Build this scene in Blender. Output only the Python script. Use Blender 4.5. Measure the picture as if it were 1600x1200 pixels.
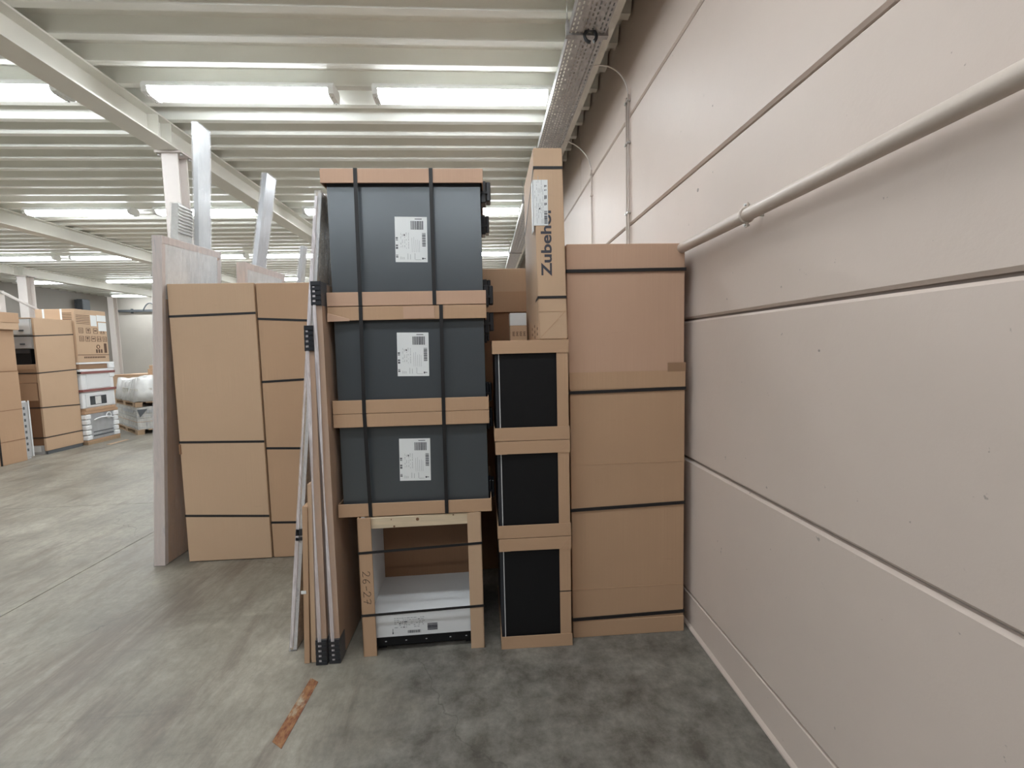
import bpy, bmesh, math, random
from mathutils import Vector, Matrix, noise
for o in list(bpy.data.objects):
    bpy.data.objects.remove(o)
S = bpy.context.scene
COL = S.collection
rad = math.radians

# ------------------------------------------------------------ camera, world, exposure
cd = bpy.data.cameras.new('camera')
cd.sensor_fit = 'HORIZONTAL'
cd.sensor_width = 36.0
cd.lens = 705.0 / 1600.0 * 36.0
cd.clip_start = 0.02
cam = bpy.data.objects.new('camera', cd)
COL.objects.link(cam)
yaw, pit, rol = rad(3.434), rad(4.54), rad(-1.325)
fw = Vector((math.sin(yaw) * math.cos(pit), math.cos(yaw) * math.cos(pit), -math.sin(pit)))
rt = Vector((math.cos(yaw), -math.sin(yaw), 0))
up = rt.cross(fw)
r2 = math.cos(rol) * rt + math.sin(rol) * up
u2 = -math.sin(rol) * rt + math.cos(rol) * up
M = Matrix((r2, u2, -fw)).transposed().to_4x4()
M.translation = Vector((0, 0, 1.5))
cam.matrix_world = M
S.camera = cam
w = bpy.data.worlds.new('world')
S.world = w
w.use_nodes = True
w.node_tree.nodes['Background'].inputs[0].default_value = (0.8, 0.85, 0.9, 1)
w.node_tree.nodes['Background'].inputs[1].default_value = 0.15
S.view_settings.view_transform = 'Standard'
S.view_settings.look = 'None'
S.view_settings.gamma = 1.0
S.view_settings.use_curve_mapping = False
S.view_settings.exposure = 1.62
S.cycles.use_denoising = True
LAMP = 10.0            # radiance of the tubes behind their covers

# ------------------------------------------------------------ materials
def newmat(name):
    m = bpy.data.materials.new(name)
    m.use_nodes = True
    nt = m.node_tree
    return m, nt, nt.nodes['Principled BSDF']

def nd(nt, t, **k):
    n = nt.nodes.new(t)
    for a, v in k.items():
        setattr(n, a, v)
    return n

def mixc(nt, fac, a, b, blend='MIX'):
    n = nd(nt, 'ShaderNodeMix', data_type='RGBA', blend_type=blend)
    for sock, v in ((n.inputs[0], fac), (n.inputs[6], a), (n.inputs[7], b)):
        if hasattr(v, 'is_linked'):
            nt.links.new(v, sock)
        elif isinstance(v, (int, float)):
            sock.default_value = v
        else:
            sock.default_value = (*v, 1)
    return n.outputs[2]

def ramp(nt, src, p0, p1):
    n = nd(nt, 'ShaderNodeMapRange')
    nt.links.new(src, n.inputs[0])
    n.inputs[1].default_value = p0
    n.inputs[2].default_value = p1
    return n.outputs[0]

def coords(nt, scale=(1, 1, 1), rot=(0, 0, 0), kind='Object'):
    t = nd(nt, 'ShaderNodeTexCoord')
    m = nd(nt, 'ShaderNodeMapping')
    m.inputs['Scale'].default_value = scale
    m.inputs['Rotation'].default_value = rot
    nt.links.new(t.outputs[kind], m.inputs[0])
    return m.outputs[0]

def noi(nt, vec, scale, detail=4, rough=0.55, dist=0.0):
    n = nd(nt, 'ShaderNodeTexNoise')
    n.inputs['Scale'].default_value = scale
    n.inputs['Detail'].default_value = detail
    n.inputs['Roughness'].default_value = rough
    n.inputs['Distortion'].default_value = dist
    nt.links.new(vec, n.inputs['Vector'])
    return n.outputs[0]

def bump(nt, b, h, strength, dist):
    n = nd(nt, 'ShaderNodeBump')
    n.inputs['Strength'].default_value = strength
    n.inputs['Distance'].default_value = dist
    nt.links.new(h, n.inputs['Height'])
    nt.links.new(n.outputs[0], b.inputs['Normal'])

def plain(name, c, rough=0.5, metal=0.0, var=0.08, vs=3.0, bs=0.0, bsc=80.0, spec=0.5):
    m, nt, b = newmat(name)
    v = coords(nt)
    f = ramp(nt, noi(nt, v, vs), 0.3, 0.7)
    dark = tuple(x * (1 - var) for x in c)
    lite = tuple(min(1, x * (1 + var)) for x in c)
    nt.links.new(mixc(nt, f, dark, lite), b.inputs['Base Color'])
    b.inputs['Roughness'].default_value = rough
    b.inputs['Metallic'].default_value = metal
    b.inputs['Specular IOR Level'].default_value = spec
    if bs:
        bump(nt, b, noi(nt, v, bsc), bs, 0.004)
    return m

def cardboard(name, c, flute=(1, 0, 0)):
    m, nt, b = newmat(name)
    v = coords(nt)
    big = ramp(nt, noi(nt, v, 1.7, 5), 0.3, 0.7)
    col = mixc(nt, big, tuple(x * 0.93 for x in c), tuple(x * 1.06 for x in c))
    st = coords(nt, (160, 160, 2) if flute[0] else (2, 160, 160))
    fine = noi(nt, st, 1.0, 2)
    col = mixc(nt, ramp(nt, fine, 0.35, 0.65), tuple(x * 0.975 for x in c), col)
    sm = coords(nt, (3, 3, 14))
    scuff = ramp(nt, noi(nt, sm, 2.3, 6, 0.7), 0.64, 0.78)
    col = mixc(nt, scuff, col, tuple(x * 0.86 for x in c))
    nt.links.new(col, b.inputs['Base Color'])
    b.inputs['Roughness'].default_value = 0.62
    b.inputs['Specular IOR Level'].default_value = 0.3
    bump(nt, b, fine, 0.06, 0.002)
    return m

def film(name, alpha=0.3, tint=(0.9, 0.9, 0.92), sc=(30, 30, 4), strength=0.6):
    m, nt, b = newmat(name)
    v = coords(nt, sc)
    n1 = noi(nt, v, 1.0, 4, 0.6, 1.2)
    b.inputs['Base Color'].default_value = (*tint, 1)
    b.inputs['Roughness'].default_value = 0.2
    b.inputs['Specular IOR Level'].default_value = 0.7
    f = nd(nt, 'ShaderNodeMapRange')
    nt.links.new(n1, f.inputs[0])
    f.inputs[1].default_value = 0.42
    f.inputs[2].default_value = 0.68
    f.inputs[3].default_value = alpha * 0.65
    f.inputs[4].default_value = min(1, alpha * 1.5)
    nt.links.new(f.outputs[0], b.inputs['Alpha'])
    bump(nt, b, n1, strength, 0.01)
    return m

def concrete_floor():
    m, nt, b = newmat('concrete_floor')
    v = coords(nt, kind='Generated')
    g = nd(nt, 'ShaderNodeNewGeometry')
    P = g.outputs['Position']
    def pos(scale, rot=0.0):
        mm = nd(nt, 'ShaderNodeMapping')
        mm.inputs['Scale'].default_value = scale
        mm.inputs['Rotation'].default_value = (0, 0, rot)
        nt.links.new(P, mm.inputs[0])
        return mm.outputs[0]
    p1 = pos((1, 1, 1))
    cloud = ramp(nt, noi(nt, p1, 1.6, 9, 0.66, 0.25), 0.32, 0.70)
    col = mixc(nt, cloud, (0.18, 0.162, 0.130), (0.41, 0.378, 0.312))
    fine = ramp(nt, noi(nt, p1, 9, 11, 0.80, 0.15), 0.36, 0.56)
    col = mixc(nt, fine, mixc(nt, 0.75, (0.15, 0.14, 0.12), col), col)
    # long sweeping tyre and drag marks
    st = ramp(nt, noi(nt, pos((4.5, 0.8, 1), rad(14)), 1.5, 9, 0.70, 0.35), 0.50, 0.68)
    col = mixc(nt, st, col, mixc(nt, 0.62, col, (0.13, 0.10, 0.08)))
    st2 = ramp(nt, noi(nt, pos((0.5, 9, 1), rad(14)), 1.2, 6, 0.7, 0.4), 0.56, 0.7)
    col = mixc(nt, st2, col, mixc(nt, 0.35, col, (0.13, 0.115, 0.10)))
    # grit and small scuffs
    gr = ramp(nt, noi(nt, pos((1.0, 0.55, 1), rad(20)), 24, 8, 0.74, 0.2), 0.40, 0.60)
    col = mixc(nt, gr, mixc(nt, 0.30, col, (0.10, 0.09, 0.075)), col)
    sx = nd(nt, 'ShaderNodeSeparateXYZ')
    nt.links.new(P, sx.inputs[0])
    def mth(op, a, b_=None, c_=None):
        n = nd(nt, 'ShaderNodeMath', operation=op)
        for i, v in enumerate((a, b_, c_)):
            if v is None:
                continue
            if hasattr(v, 'is_linked'):
                nt.links.new(v, n.inputs[i])
            else:
                n.inputs[i].default_value = v
        return n.outputs[0]
    # brown tyre track curving past the left cartons
    yq = mth('SUBTRACT', sx.outputs[1], 1.88)
    ctr = mth('MULTIPLY_ADD', mth('MULTIPLY', yq, yq), 0.09, mth('MULTIPLY_ADD', yq, 0.12, -2.08))
    u = mth('ABSOLUTE', mth('SUBTRACT', sx.outputs[0], mth('MULTIPLY_ADD', noi(nt, p1, 1.4, 5), 0.5, mth('SUBTRACT', ctr, 0.25))))
    bandm = nd(nt, 'ShaderNodeMapRange', interpolation_type='SMOOTHSTEP')
    nt.links.new(u, bandm.inputs[0])
    bandm.inputs[1].default_value = 0.06
    bandm.inputs[2].default_value = 0.36
    bandm.inputs[3].default_value = 1.0
    bandm.inputs[4].default_value = 0.0
    tr_ = ramp(nt, noi(nt, pos((9, 0.9, 1), rad(13)), 1.7, 8, 0.68, 0.3), 0.36, 0.62)
    col = mixc(nt, mth('MULTIPLY', mth('MULTIPLY', bandm.outputs[0], tr_), 0.8), col, (0.15, 0.12, 0.095))
    # worn dark dirt plus painted-in shade in the corner bay beside the wall
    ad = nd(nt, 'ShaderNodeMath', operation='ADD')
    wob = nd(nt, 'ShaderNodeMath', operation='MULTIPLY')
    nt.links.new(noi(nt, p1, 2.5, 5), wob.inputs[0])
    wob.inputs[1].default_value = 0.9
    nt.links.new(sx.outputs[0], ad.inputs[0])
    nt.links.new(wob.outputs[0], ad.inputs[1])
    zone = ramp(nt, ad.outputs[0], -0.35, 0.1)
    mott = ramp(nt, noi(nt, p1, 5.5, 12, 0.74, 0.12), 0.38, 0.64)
    dirt_and_shade = mixc(nt, mott, (0.050, 0.046, 0.040), (0.25, 0.243, 0.220))
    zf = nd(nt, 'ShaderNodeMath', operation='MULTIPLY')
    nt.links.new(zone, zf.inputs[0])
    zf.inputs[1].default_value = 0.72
    col = mixc(nt, zf.outputs[0], col, dirt_and_shade)
    # hair cracks
    vo = nd(nt, 'ShaderNodeTexVoronoi', feature='DISTANCE_TO_EDGE')
    vo.inputs['Scale'].default_value = 0.42
    wv = nd(nt, 'ShaderNodeVectorMath', operation='ADD')
    nz = nd(nt, 'ShaderNodeTexNoise')
    nz.inputs['Scale'].default_value = 2.2
    nz.inputs['Detail'].default_value = 7
    nt.links.new(P, nz.inputs['Vector'])
    sc = nd(nt, 'ShaderNodeVectorMath', operation='SCALE')
    sc.inputs[3].default_value = 0.5
    nt.links.new(nz.outputs[1], sc.inputs[0])
    nt.links.new(P, wv.inputs[0])
    nt.links.new(sc.outputs[0], wv.inputs[1])
    nt.links.new(wv.outputs[0], vo.inputs['Vector'])
    cr = nd(nt, 'ShaderNodeMapRange')
    nt.links.new(vo.outputs[0], cr.inputs[0])
    cr.inputs[1].default_value = 0.0
    cr.inputs[2].default_value = 0.0016
    cr.inputs[3].default_value = 0.5
    cr.inputs[4].default_value = 0.0
    col = mixc(nt, cr.outputs[0], col, (0.06, 0.055, 0.045))
    spots = ramp(nt, noi(nt, p1, 26, 3, 0.6), 0.70, 0.78)
    col = mixc(nt, spots, col, mixc(nt, 0.4, col, (0.08, 0.075, 0.06)))
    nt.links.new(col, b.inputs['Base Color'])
    rr = nd(nt, 'ShaderNodeMapRange')
    nt.links.new(cloud, rr.inputs[0])
    rr.inputs[3].default_value = 0.36
    rr.inputs[4].default_value = 0.58
    nt.links.new(rr.outputs[0], b.inputs['Roughness'])
    b.inputs['Specular IOR Level'].default_value = 0.45
    bump(nt, b, noi(nt, p1, 14, 6, 0.7), 0.10, 0.01)
    return m

def painted_concrete(name, c):
    m, nt, b = newmat(name)
    g = nd(nt, 'ShaderNodeNewGeometry')
    mm = nd(nt, 'ShaderNodeMapping')
    nt.links.new(g.outputs['Position'], mm.inputs[0])
    p = mm.outputs[0]
    f = ramp(nt, noi(nt, p, 0.9, 5, 0.6), 0.3, 0.7)
    col = mixc(nt, f, tuple(x * 0.95 for x in c), tuple(x * 1.04 for x in c))
    m2 = nd(nt, 'ShaderNodeMapping')
    m2.inputs['Scale'].default_value = (1, 2.2, 9)
    nt.links.new(g.outputs['Position'], m2.inputs[0])
    scr = ramp(nt, noi(nt, m2.outputs[0], 3.2, 8, 0.74, 0.6), 0.66, 0.78)
    col = mixc(nt, scr, col, tuple(x * 0.8 for x in c))
    pit_ = ramp(nt, noi(nt, p, 34, 3, 0.55), 0.735, 0.765)
    col = mixc(nt, pit_, col, tuple(x * 0.62 for x in c))
    nt.links.new(col, b.inputs['Base Color'])
    b.inputs['Roughness'].default_value = 0.5
    b.inputs['Specular IOR Level'].default_value = 0.35
    bump(nt, b, noi(nt, p, 5, 7, 0.65), 0.18, 0.012)
    return m

def pinewood(name, c):
    m, nt, b = newmat(name)
    v = coords(nt, (3, 40, 40))
    f = ramp(nt, noi(nt, v, 1.0, 5, 0.6, 0.6), 0.3, 0.7)
    col = mixc(nt, f, tuple(x * 0.8 for x in c), c)
    nt.links.new(col, b.inputs['Base Color'])
    b.inputs['Roughness'].default_value = 0.55
    return m

def emissive(name, c, s):
    m, nt, b = newmat(name)
    b.inputs['Base Color'].default_value = (0.9, 0.9, 0.9, 1)
    b.inputs['Emission Color'].default_value = (*c, 1)
    b.inputs['Emission Strength'].default_value = s
    b.inputs['Roughness'].default_value = 0.3
    return m

def rusty():
    m, nt, b = newmat('rust')
    v = coords(nt, (1, 0.45, 1))
    f = ramp(nt, noi(nt, v, 55, 6, 0.7), 0.35, 0.65)
    col = mixc(nt, f, (0.16, 0.05, 0.025), (0.34, 0.17, 0.07))
    f2 = ramp(nt, noi(nt, v, 16, 5, 0.7), 0.55, 0.7)
    col = mixc(nt, f2, col, (0.42, 0.36, 0.26))
    nt.links.new(col, b.inputs['Base Color'])
    b.inputs['Roughness'].default_value = 0.8
    bump(nt, b, f, 0.4, 0.003)
    return m

K = {}
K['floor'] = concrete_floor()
K['bed'] = plain('joint_mortar', (0.07, 0.065, 0.06), 0.9)
K['wall'] = painted_concrete('beige_wall_paint', (0.635, 0.54, 0.478))
K['walljoint'] = plain('wall_joint_filler', (0.36, 0.31, 0.28), 0.8)
K['wallfar'] = painted_concrete('far_wall_paint', (0.60, 0.56, 0.50))
K['walldark'] = painted_concrete('dark_taupe_wall', (0.27, 0.245, 0.22))  # much darker than the back wall
K['deck'] = plain('cream_deck_paint', (0.84, 0.838, 0.775), 0.36, var=0.04, vs=1.2)
K['beam'] = plain('cream_beam_paint', (0.76, 0.74, 0.67), 0.42, var=0.04, vs=2)
K['column'] = plain('pale_column_paint', (0.70, 0.64, 0.60), 0.45, var=0.04, vs=2)
K['galv'] = plain('galvanised_steel', (0.40, 0.385, 0.38), 0.42, 0.35, var=0.22, vs=22)
K['bolt'] = plain('bolt_steel', (0.55, 0.54, 0.52), 0.35, 0.8)
K['whitesteel'] = plain('white_enamel', (0.80, 0.80, 0.78), 0.35, var=0.02)
K['glow'] = emissive('lamp_cover', (0.90, 0.955, 1.0), LAMP)
K['pipe'] = plain('painted_pipe', (0.60, 0.52, 0.455), 0.40, var=0.03)
K['conduit'] = plain('pale_conduit', (0.60, 0.52, 0.465), 0.45, var=0.03)
K['cable'] = plain('white_cable', (0.74, 0.70, 0.66), 0.4, var=0.02)
K['card'] = cardboard('cardboard', (0.50, 0.325, 0.205))
K['card2'] = cardboard('cardboard_light', (0.56, 0.39, 0.26))
K['card3'] = cardboard('cardboard_pinkish', (0.55, 0.36, 0.255))
K['cardh'] = cardboard('cardboard_sideways', (0.50, 0.325, 0.205), (0, 0, 1))
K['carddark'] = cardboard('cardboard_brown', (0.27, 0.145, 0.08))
K['tape'] = plain('brown_tape', (0.33, 0.20, 0.12), 0.3, var=0.04)
K['strap'] = plain('black_strap', (0.012, 0.011, 0.012), 0.5, var=0.1)
K['grey'] = plain('graphite_board', (0.060, 0.064, 0.068), 0.28, var=0.03, vs=1, spec=1.0)
_b = K['grey'].node_tree.nodes['Principled BSDF']
_b.inputs['Coat Weight'].default_value = 0.9
_b.inputs['Coat Roughness'].default_value = 0.36
_b.inputs['Coat Tint'].default_value = (0.86, 0.94, 1.0, 1)
K['black'] = plain('black_board', (0.009, 0.009, 0.010), 0.5, var=0.05, vs=1, spec=0.25)
K['blackp'] = plain('black_plastic', (0.022, 0.024, 0.03), 0.32, var=0.1, spec=0.6)
K['white'] = plain('white_melamine', (0.74, 0.75, 0.76), 0.35, var=0.02)
K['paper'] = plain('label_paper', (0.80, 0.82, 0.82), 0.5, var=0.02)
K['ink'] = plain('printing_ink', (0.05, 0.05, 0.065), 0.6, var=0.05)
K['inkgrey'] = plain('grey_print', (0.42, 0.43, 0.44), 0.6, var=0.05)
K['inkbrown'] = plain('brown_print', (0.10, 0.05, 0.03), 0.7, var=0.05)
K['marker'] = plain('marker_ink', (0.05, 0.032, 0.024), 0.6, var=0.05)
K['edge'] = plain('pale_edge_band', (0.62, 0.62, 0.62), 0.3, var=0.03)
K['pine'] = pinewood('pine_wood', (0.74, 0.60, 0.42))
K['knot'] = plain('pine_knot', (0.20, 0.10, 0.05), 0.6)
K['pallet'] = pinewood('pallet_wood', (0.42, 0.29, 0.18))
K['film'] = film('clear_film', 0.28)
K['filmw'] = film('milky_film', 0.20, (0.86, 0.86, 0.90), (26, 26, 2.6), 0.7)
K['filmp'] = film('wrinkled_film', 0.14, (0.85, 0.80, 0.82), (40, 40, 1.2), 0.5)
K['pleat'] = film('film_pleat', 0.62, (0.86, 0.81, 0.84), (30, 30, 3), 0.4)
K['bubble'] = film('bubble_wrap', 0.14, (0.90, 0.89, 0.84), (60, 60, 60), 1.0)
K['foil'] = plain('white_foil', (0.66, 0.66, 0.645), 0.25, var=0.08, vs=14, bs=0.6, bsc=16, spec=0.7)
K['plankfoil'] = plain('plank_foil', (0.44, 0.45, 0.45), 0.35, var=0.14, vs=7)
K['goods'] = plain('grey_white_cartons', (0.56, 0.55, 0.50), 0.5, var=0.22, vs=9)
K['foam'] = plain('white_foam', (0.82, 0.83, 0.84), 0.7, var=0.04)
K['silver'] = plain('brushed_silver', (0.52, 0.54, 0.57), 0.3, 0.6, var=0.12, vs=6)
K['glass'] = plain('dark_oven_glass', (0.06, 0.065, 0.07), 0.08, var=0.3, vs=6)
K['redstrap'] = plain('maroon_strap', (0.24, 0.085, 0.075), 0.5)
K['rust'] = rusty()
K['darksteel'] = plain('dark_grey_steel', (0.10, 0.11, 0.12), 0.5)
K['greyfront'] = plain('grey_drawer_front', (0.50, 0.50, 0.51), 0.4, var=0.04)
K['rim'] = cardboard('pale_pinkish_board', (0.60, 0.505, 0.455))
K['honey'] = plain('honeycomb_edge', (0.50, 0.40, 0.29), 0.6, var=0.3, vs=70)

# ------------------------------------------------------------ mesh helpers
def bx(bm, x0, x1, y0, y1, z0, z1, bev=0.0):
    if x1 < x0: x0, x1 = x1, x0
    if y1 < y0: y0, y1 = y1, y0
    if z1 < z0: z0, z1 = z1, z0
    vs = [bm.verts.new((x, y, z)) for x in (x0, x1) for y in (y0, y1) for z in (z0, z1)]
    fs = []
    for q in ((0, 1, 3, 2), (4, 6, 7, 5), (0, 4, 5, 1), (2, 3, 7, 6), (0, 2, 6, 4), (1, 5, 7, 3)):
        fs.append(bm.faces.new([vs[i] for i in q]))
    if bev > 0:
        es = list({e for f in fs for e in f.edges})
        bmesh.ops.bevel(bm, geom=es, offset=bev, segments=1, profile=0.5, affect='EDGES')

def hexa(bm, b, t):
    """b and t: four (x, y, z) corners each, counter-clockwise from above"""
    vb = [bm.verts.new(p) for p in b]
    vt = [bm.verts.new(p) for p in t]
    bm.faces.new(vb[::-1])
    bm.faces.new(vt)
    for i in range(4):
        j = (i + 1) % 4
        bm.faces.new((vb[i], vb[j], vt[j], vt[i]))

def lean(bm, xb0, xb1, xt0, xt1, y0, y1, z0, z1, z1b=None):
    z1b = z1 if z1b is None else z1b
    hexa(bm, [(xb0, y0, z0), (xb1, y0, z0), (xb1, y1, z0), (xb0, y1, z0)],
         [(xt0, y0, z1), (xt1, y0, z1), (xt1, y1, z1b), (xt0, y1, z1b)])

def prism(bm, prof, axis, a, b):
    """closed 2-D profile swept along an axis; profile gives the two other coordinates in order"""
    def P(p, s):
        if axis == 'x': return (s, p[0], p[1])
        if axis == 'y': return (p[0], s, p[1])
        return (p[0], p[1], s)
    va = [bm.verts.new(P(p, a)) for p in prof]
    vb = [bm.verts.new(P(p, b)) for p in prof]
    n = len(prof)
    for i in range(n):
        j = (i + 1) % n
        bm.faces.new((va[i], va[j], vb[j], vb[i]))
    bm.faces.new(va[::-1])
    bm.faces.new(vb)

def tube(bm, pts, r, seg=10, caps=True):
    pts = [Vector(p) for p in pts]
    rings = []
    t0 = (pts[1] - pts[0]).normalized()
    ref = Vector((0, 0, 1)) if abs(t0.z) < 0.9 else Vector((1, 0, 0))
    n = t0.cross(ref).normalized()
    for i, p in enumerate(pts):
        t = (pts[min(i + 1, len(pts) - 1)] - pts[max(i - 1, 0)]).normalized()
        n = (n - t * n.dot(t)).normalized()
        b = t.cross(n)
        rings.append([bm.verts.new(p + r * (math.cos(2 * math.pi * k / seg) * n + math.sin(2 * math.pi * k / seg) * b)) for k in range(seg)])
    for A, B in zip(rings, rings[1:]):
        for k in range(seg):
            f = bm.faces.new((A[k], A[(k + 1) % seg], B[(k + 1) % seg], B[k]))
            f.smooth = True
    if caps:
        bm.faces.new(rings[0][::-1])
        bm.faces.new(rings[-1])

def cyl(bm, p0, p1, r, seg=12):
    tube(bm, [p0, p1], r, seg)

def ring(bm, c, R, r, ax='y', a0=0, a1=360, n=24, seg=8):
    pts = []
    for i in range(n + 1):
        a = rad(a0 + (a1 - a0) * i / n)
        u, v = R * math.cos(a), R * math.sin(a)
        pts.append((c[0] + u, c[1], c[2] + v) if ax == 'y' else ((c[0], c[1] + u, c[2] + v) if ax == 'x' else (c[0] + u, c[1] + v, c[2])))
    tube(bm, pts, r, seg)

def bez(p0, p1, p2, p3, n=16):
    out = []
    p0, p1, p2, p3 = map(Vector, (p0, p1, p2, p3))
    for i in range(n + 1):
        t = i / n
        out.append(p0 * (1 - t) ** 3 + p1 * 3 * t * (1 - t) ** 2 + p2 * 3 * t * t * (1 - t) + p3 * t ** 3)
    return out

def obj(name, bm, mat, parent=None):
    bmesh.ops.recalc_face_normals(bm, faces=bm.faces[:])
    me = bpy.data.meshes.new(name)
    bm.to_mesh(me)
    bm.free()
    me.materials.append(K[mat] if isinstance(mat, str) else mat)
    o = bpy.data.objects.new(name, me)
    COL.objects.link(o)
    if parent is not None:
        o.parent = parent
    return o

def part(name, mat, parent, *boxes, bev=0.0):
    bm = bmesh.new()
    for q in boxes:
        bx(bm, *q, bev=bev)
    return obj(name, bm, mat, parent)

def stuff(o):
    o['kind'] = 'stuff'
    return o

def tag(o, label, cat, group=None):
    o['label'] = label
    o['category'] = cat
    if group:
        o['group'] = group
    return o

def thing(name, label, cat, loc=(0, 0, 0), rz=0.0, group=None):
    o = bpy.data.objects.new(name, None)
    o.empty_display_size = 0.1
    COL.objects.link(o)
    o.location = loc
    o.rotation_euler = (0, 0, rz)
    return tag(o, label, cat, group)

def struct(name, bm, mat, parent=None):
    o = obj(name, bm, mat, parent)
    if parent is None:
        o['kind'] = 'structure'
    return o

def dup(o, parent=None):
    c = o.copy()
    COL.objects.link(c)
    if parent is not None:
        c.parent = parent
    for ch in list(o.children):
        dup(ch, c)
    return c

def text_bm(body, size, offset, depth):
    cu = bpy.data.curves.new('lettering', 'FONT')
    cu.body = body
    cu.size = size
    cu.offset = offset
    cu.extrude = depth
    cu.resolution_u = 4
    o = bpy.data.objects.new('lettering', cu)
    COL.objects.link(o)
    dg = bpy.context.evaluated_depsgraph_get()
    dg.update()
    me = bpy.data.meshes.new_from_object(o.evaluated_get(dg))
    bpy.data.objects.remove(o)
    bm = bmesh.new()
    bm.from_mesh(me)
    bpy.data.meshes.remove(me)
    return bm

# ------------------------------------------------------------ the hall
XW, XL, YB, YR = 1.051, -13.6, 17.6, -15.0
DZ = 3.70                                   # underside of the deck ribs

# floor: poured bays with saw-cut joints
fl = bmesh.new()
bx(fl, XL, XW, YR, YB, -0.12, -0.012)
floor = struct('floor', fl, 'bed')
xs = [XL, -9.9, -6.4, -2.873, XW]
ys = [YR, -7.6, -1.4, 4.75, 11.0, YB]
for i in range(4):
    for j in range(5):
        b = bmesh.new()
        bx(b, xs[i] + 0.003, xs[i + 1] - 0.003, ys[j] + 0.003, ys[j + 1] - 0.003, -0.06, 0.0, bev=0.0015)
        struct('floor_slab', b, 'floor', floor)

# right wall: precast panels with open joints
b = bmesh.new()
bx(b, XW + 0.022, XW + 0.2, YR, YB, -0.1, 4.1)
wall = struct('wall_right', b, 'walljoint')
zr = [0.0, 0.181, 0.901, 1.624, 2.347, 3.080, 3.98]
for i in range(6):
    cuts = [YR, 4.778, YB] if i == 5 else [YR, YB]
    for y0, y1 in zip(cuts, cuts[1:]):
        g = 0.0035 if i == 0 else 0.006
        g2 = 0.0035 if i == 0 else 0.006
        bb = bmesh.new()
        z0 = zr[i] + (0.0 if i == 0 else (0.0025 if i == 1 else 0.005))
        z1 = zr[i + 1] - (0.0025 if i == 0 else 0.005)
        c = 0.004 if i == 0 else 0.010
        prof = [(XW + 0.03, z0), (XW + 0.03, z1), (XW + c, z1), (XW, z1 - c), (XW, z0 + c), (XW + c, z0)]
        if i == 0:
            prof = [(XW + 0.03, -0.02), (XW + 0.03, z1), (XW + c, z1), (XW, z1 - c), (XW, 0.02), (XW - 0.012, 0.008), (XW - 0.012, -0.02)]
        prism(bb, prof, 'y', y0 + (0.004 if y0 > YR else 0), y1 - (0.004 if y1 < YB else 0))
        struct('wall_panel', bb, 'wall', wall)
# small plug holes and chips left in the panels
for y, z, r in ((2.183, 2.239, 0.009), (1.36, 1.47, 0.004), (2.05, 2.56, 0.004)):
    bb = bmesh.new()
    cyl(bb, (XW - 0.0008, y, z), (XW + 0.01, y, z), r, 12)
    struct('plug_hole', bb, 'walljoint', wall)

b = bmesh.new(); bx(b, XL - 0.2, XW + 0.2, YB, YB + 0.2, -0.1, 4.1); struct('wall_back', b, 'wallfar')
b = bmesh.new(); bx(b, XL - 0.2, XL, YR, YB, -0.1, 4.1); struct('wall_left', b, 'walldark')
b = bmesh.new(); bx(b, XL - 0.2, XW + 0.2, YR - 0.2, YR, -0.1, 4.1); struct('wall_front', b, 'walldark')

# ceiling: trapezoidal steel deck, one object per sheet of three ribs
b = bmesh.new()
bx(b, XL, XW, YR, YB, DZ + 0.115, DZ + 0.25)
ceil = struct('ceiling', b, 'deck')
PITCH = 0.29
y0 = 3.16 - 0.29 * 64
k = 0
while True:
    ya = y0 + k * 3 * PITCH
    if ya > YB:
        break
    if ya + 3 * PITCH > YR:
        pr = []
        for q in range(3):
            c = ya + q * PITCH
            pr += [(c, DZ), (c + 0.03, DZ), (c + 0.065, DZ + 0.10), (c + 0.125, DZ + 0.10), (c + 0.135, DZ + 0.09), (c + 0.155, DZ + 0.09), (c + 0.165, DZ + 0.10),
                   (c + 0.225, DZ + 0.10), (c + 0.26, DZ), (c + PITCH - 0.0008, DZ)]
        top = [(p[0], p[1] + 0.012) for p in pr]
        bb = bmesh.new()
        prism(bb, pr + top[::-1], 'x', XL, XW - 0.015)
        struct('deck_sheet', bb, 'deck', ceil)
    k += 1

# steel beams under the deck
BX = [0.77, -2.99, -7.03, -11.0]
BN = ['steel roof beam running beside the right wall behind the cable tray',
      'nearest free standing cream steel roof beam, from the upper left corner to the leaning panels',
      'second cream steel roof beam left of the nearest one, crossing at mid left',
      'farthest left cream steel roof beam carried by the thin white column']
def hprof(cx, z0, z1, wf, tf, tw):
    h = wf / 2; t = tw / 2
    return [(cx - h, z0), (cx + h, z0), (cx + h, z0 + tf), (cx + t, z0 + tf), (cx + t, z1 - tf), (cx + h, z1 - tf), (cx + h, z1),
            (cx - h, z1), (cx - h, z1 - tf), (cx - t, z1 - tf), (cx - t, z0 + tf), (cx - h, z0 + tf)]
for x, lab in zip(BX, BN):
    t = thing('steel_beam', lab, 'beam', (x, 0, 3.48))
    bb = bmesh.new()
    prism(bb, hprof(0, 0, 0.219, 0.205, 0.014, 0.012), 'y', YR, YB)
    obj('beam_section', bb, 'beam', t)
    if x != 0.77:
        for yy in ((4.45, 4.62) if x == -2.99 else (11.4, 11.6)):
            for s in (-1, 1):
                part('stiffener', 'beam', t, (s * 0.008, s * 0.098, yy, yy + 0.012, 0.014, 0.205))
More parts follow.
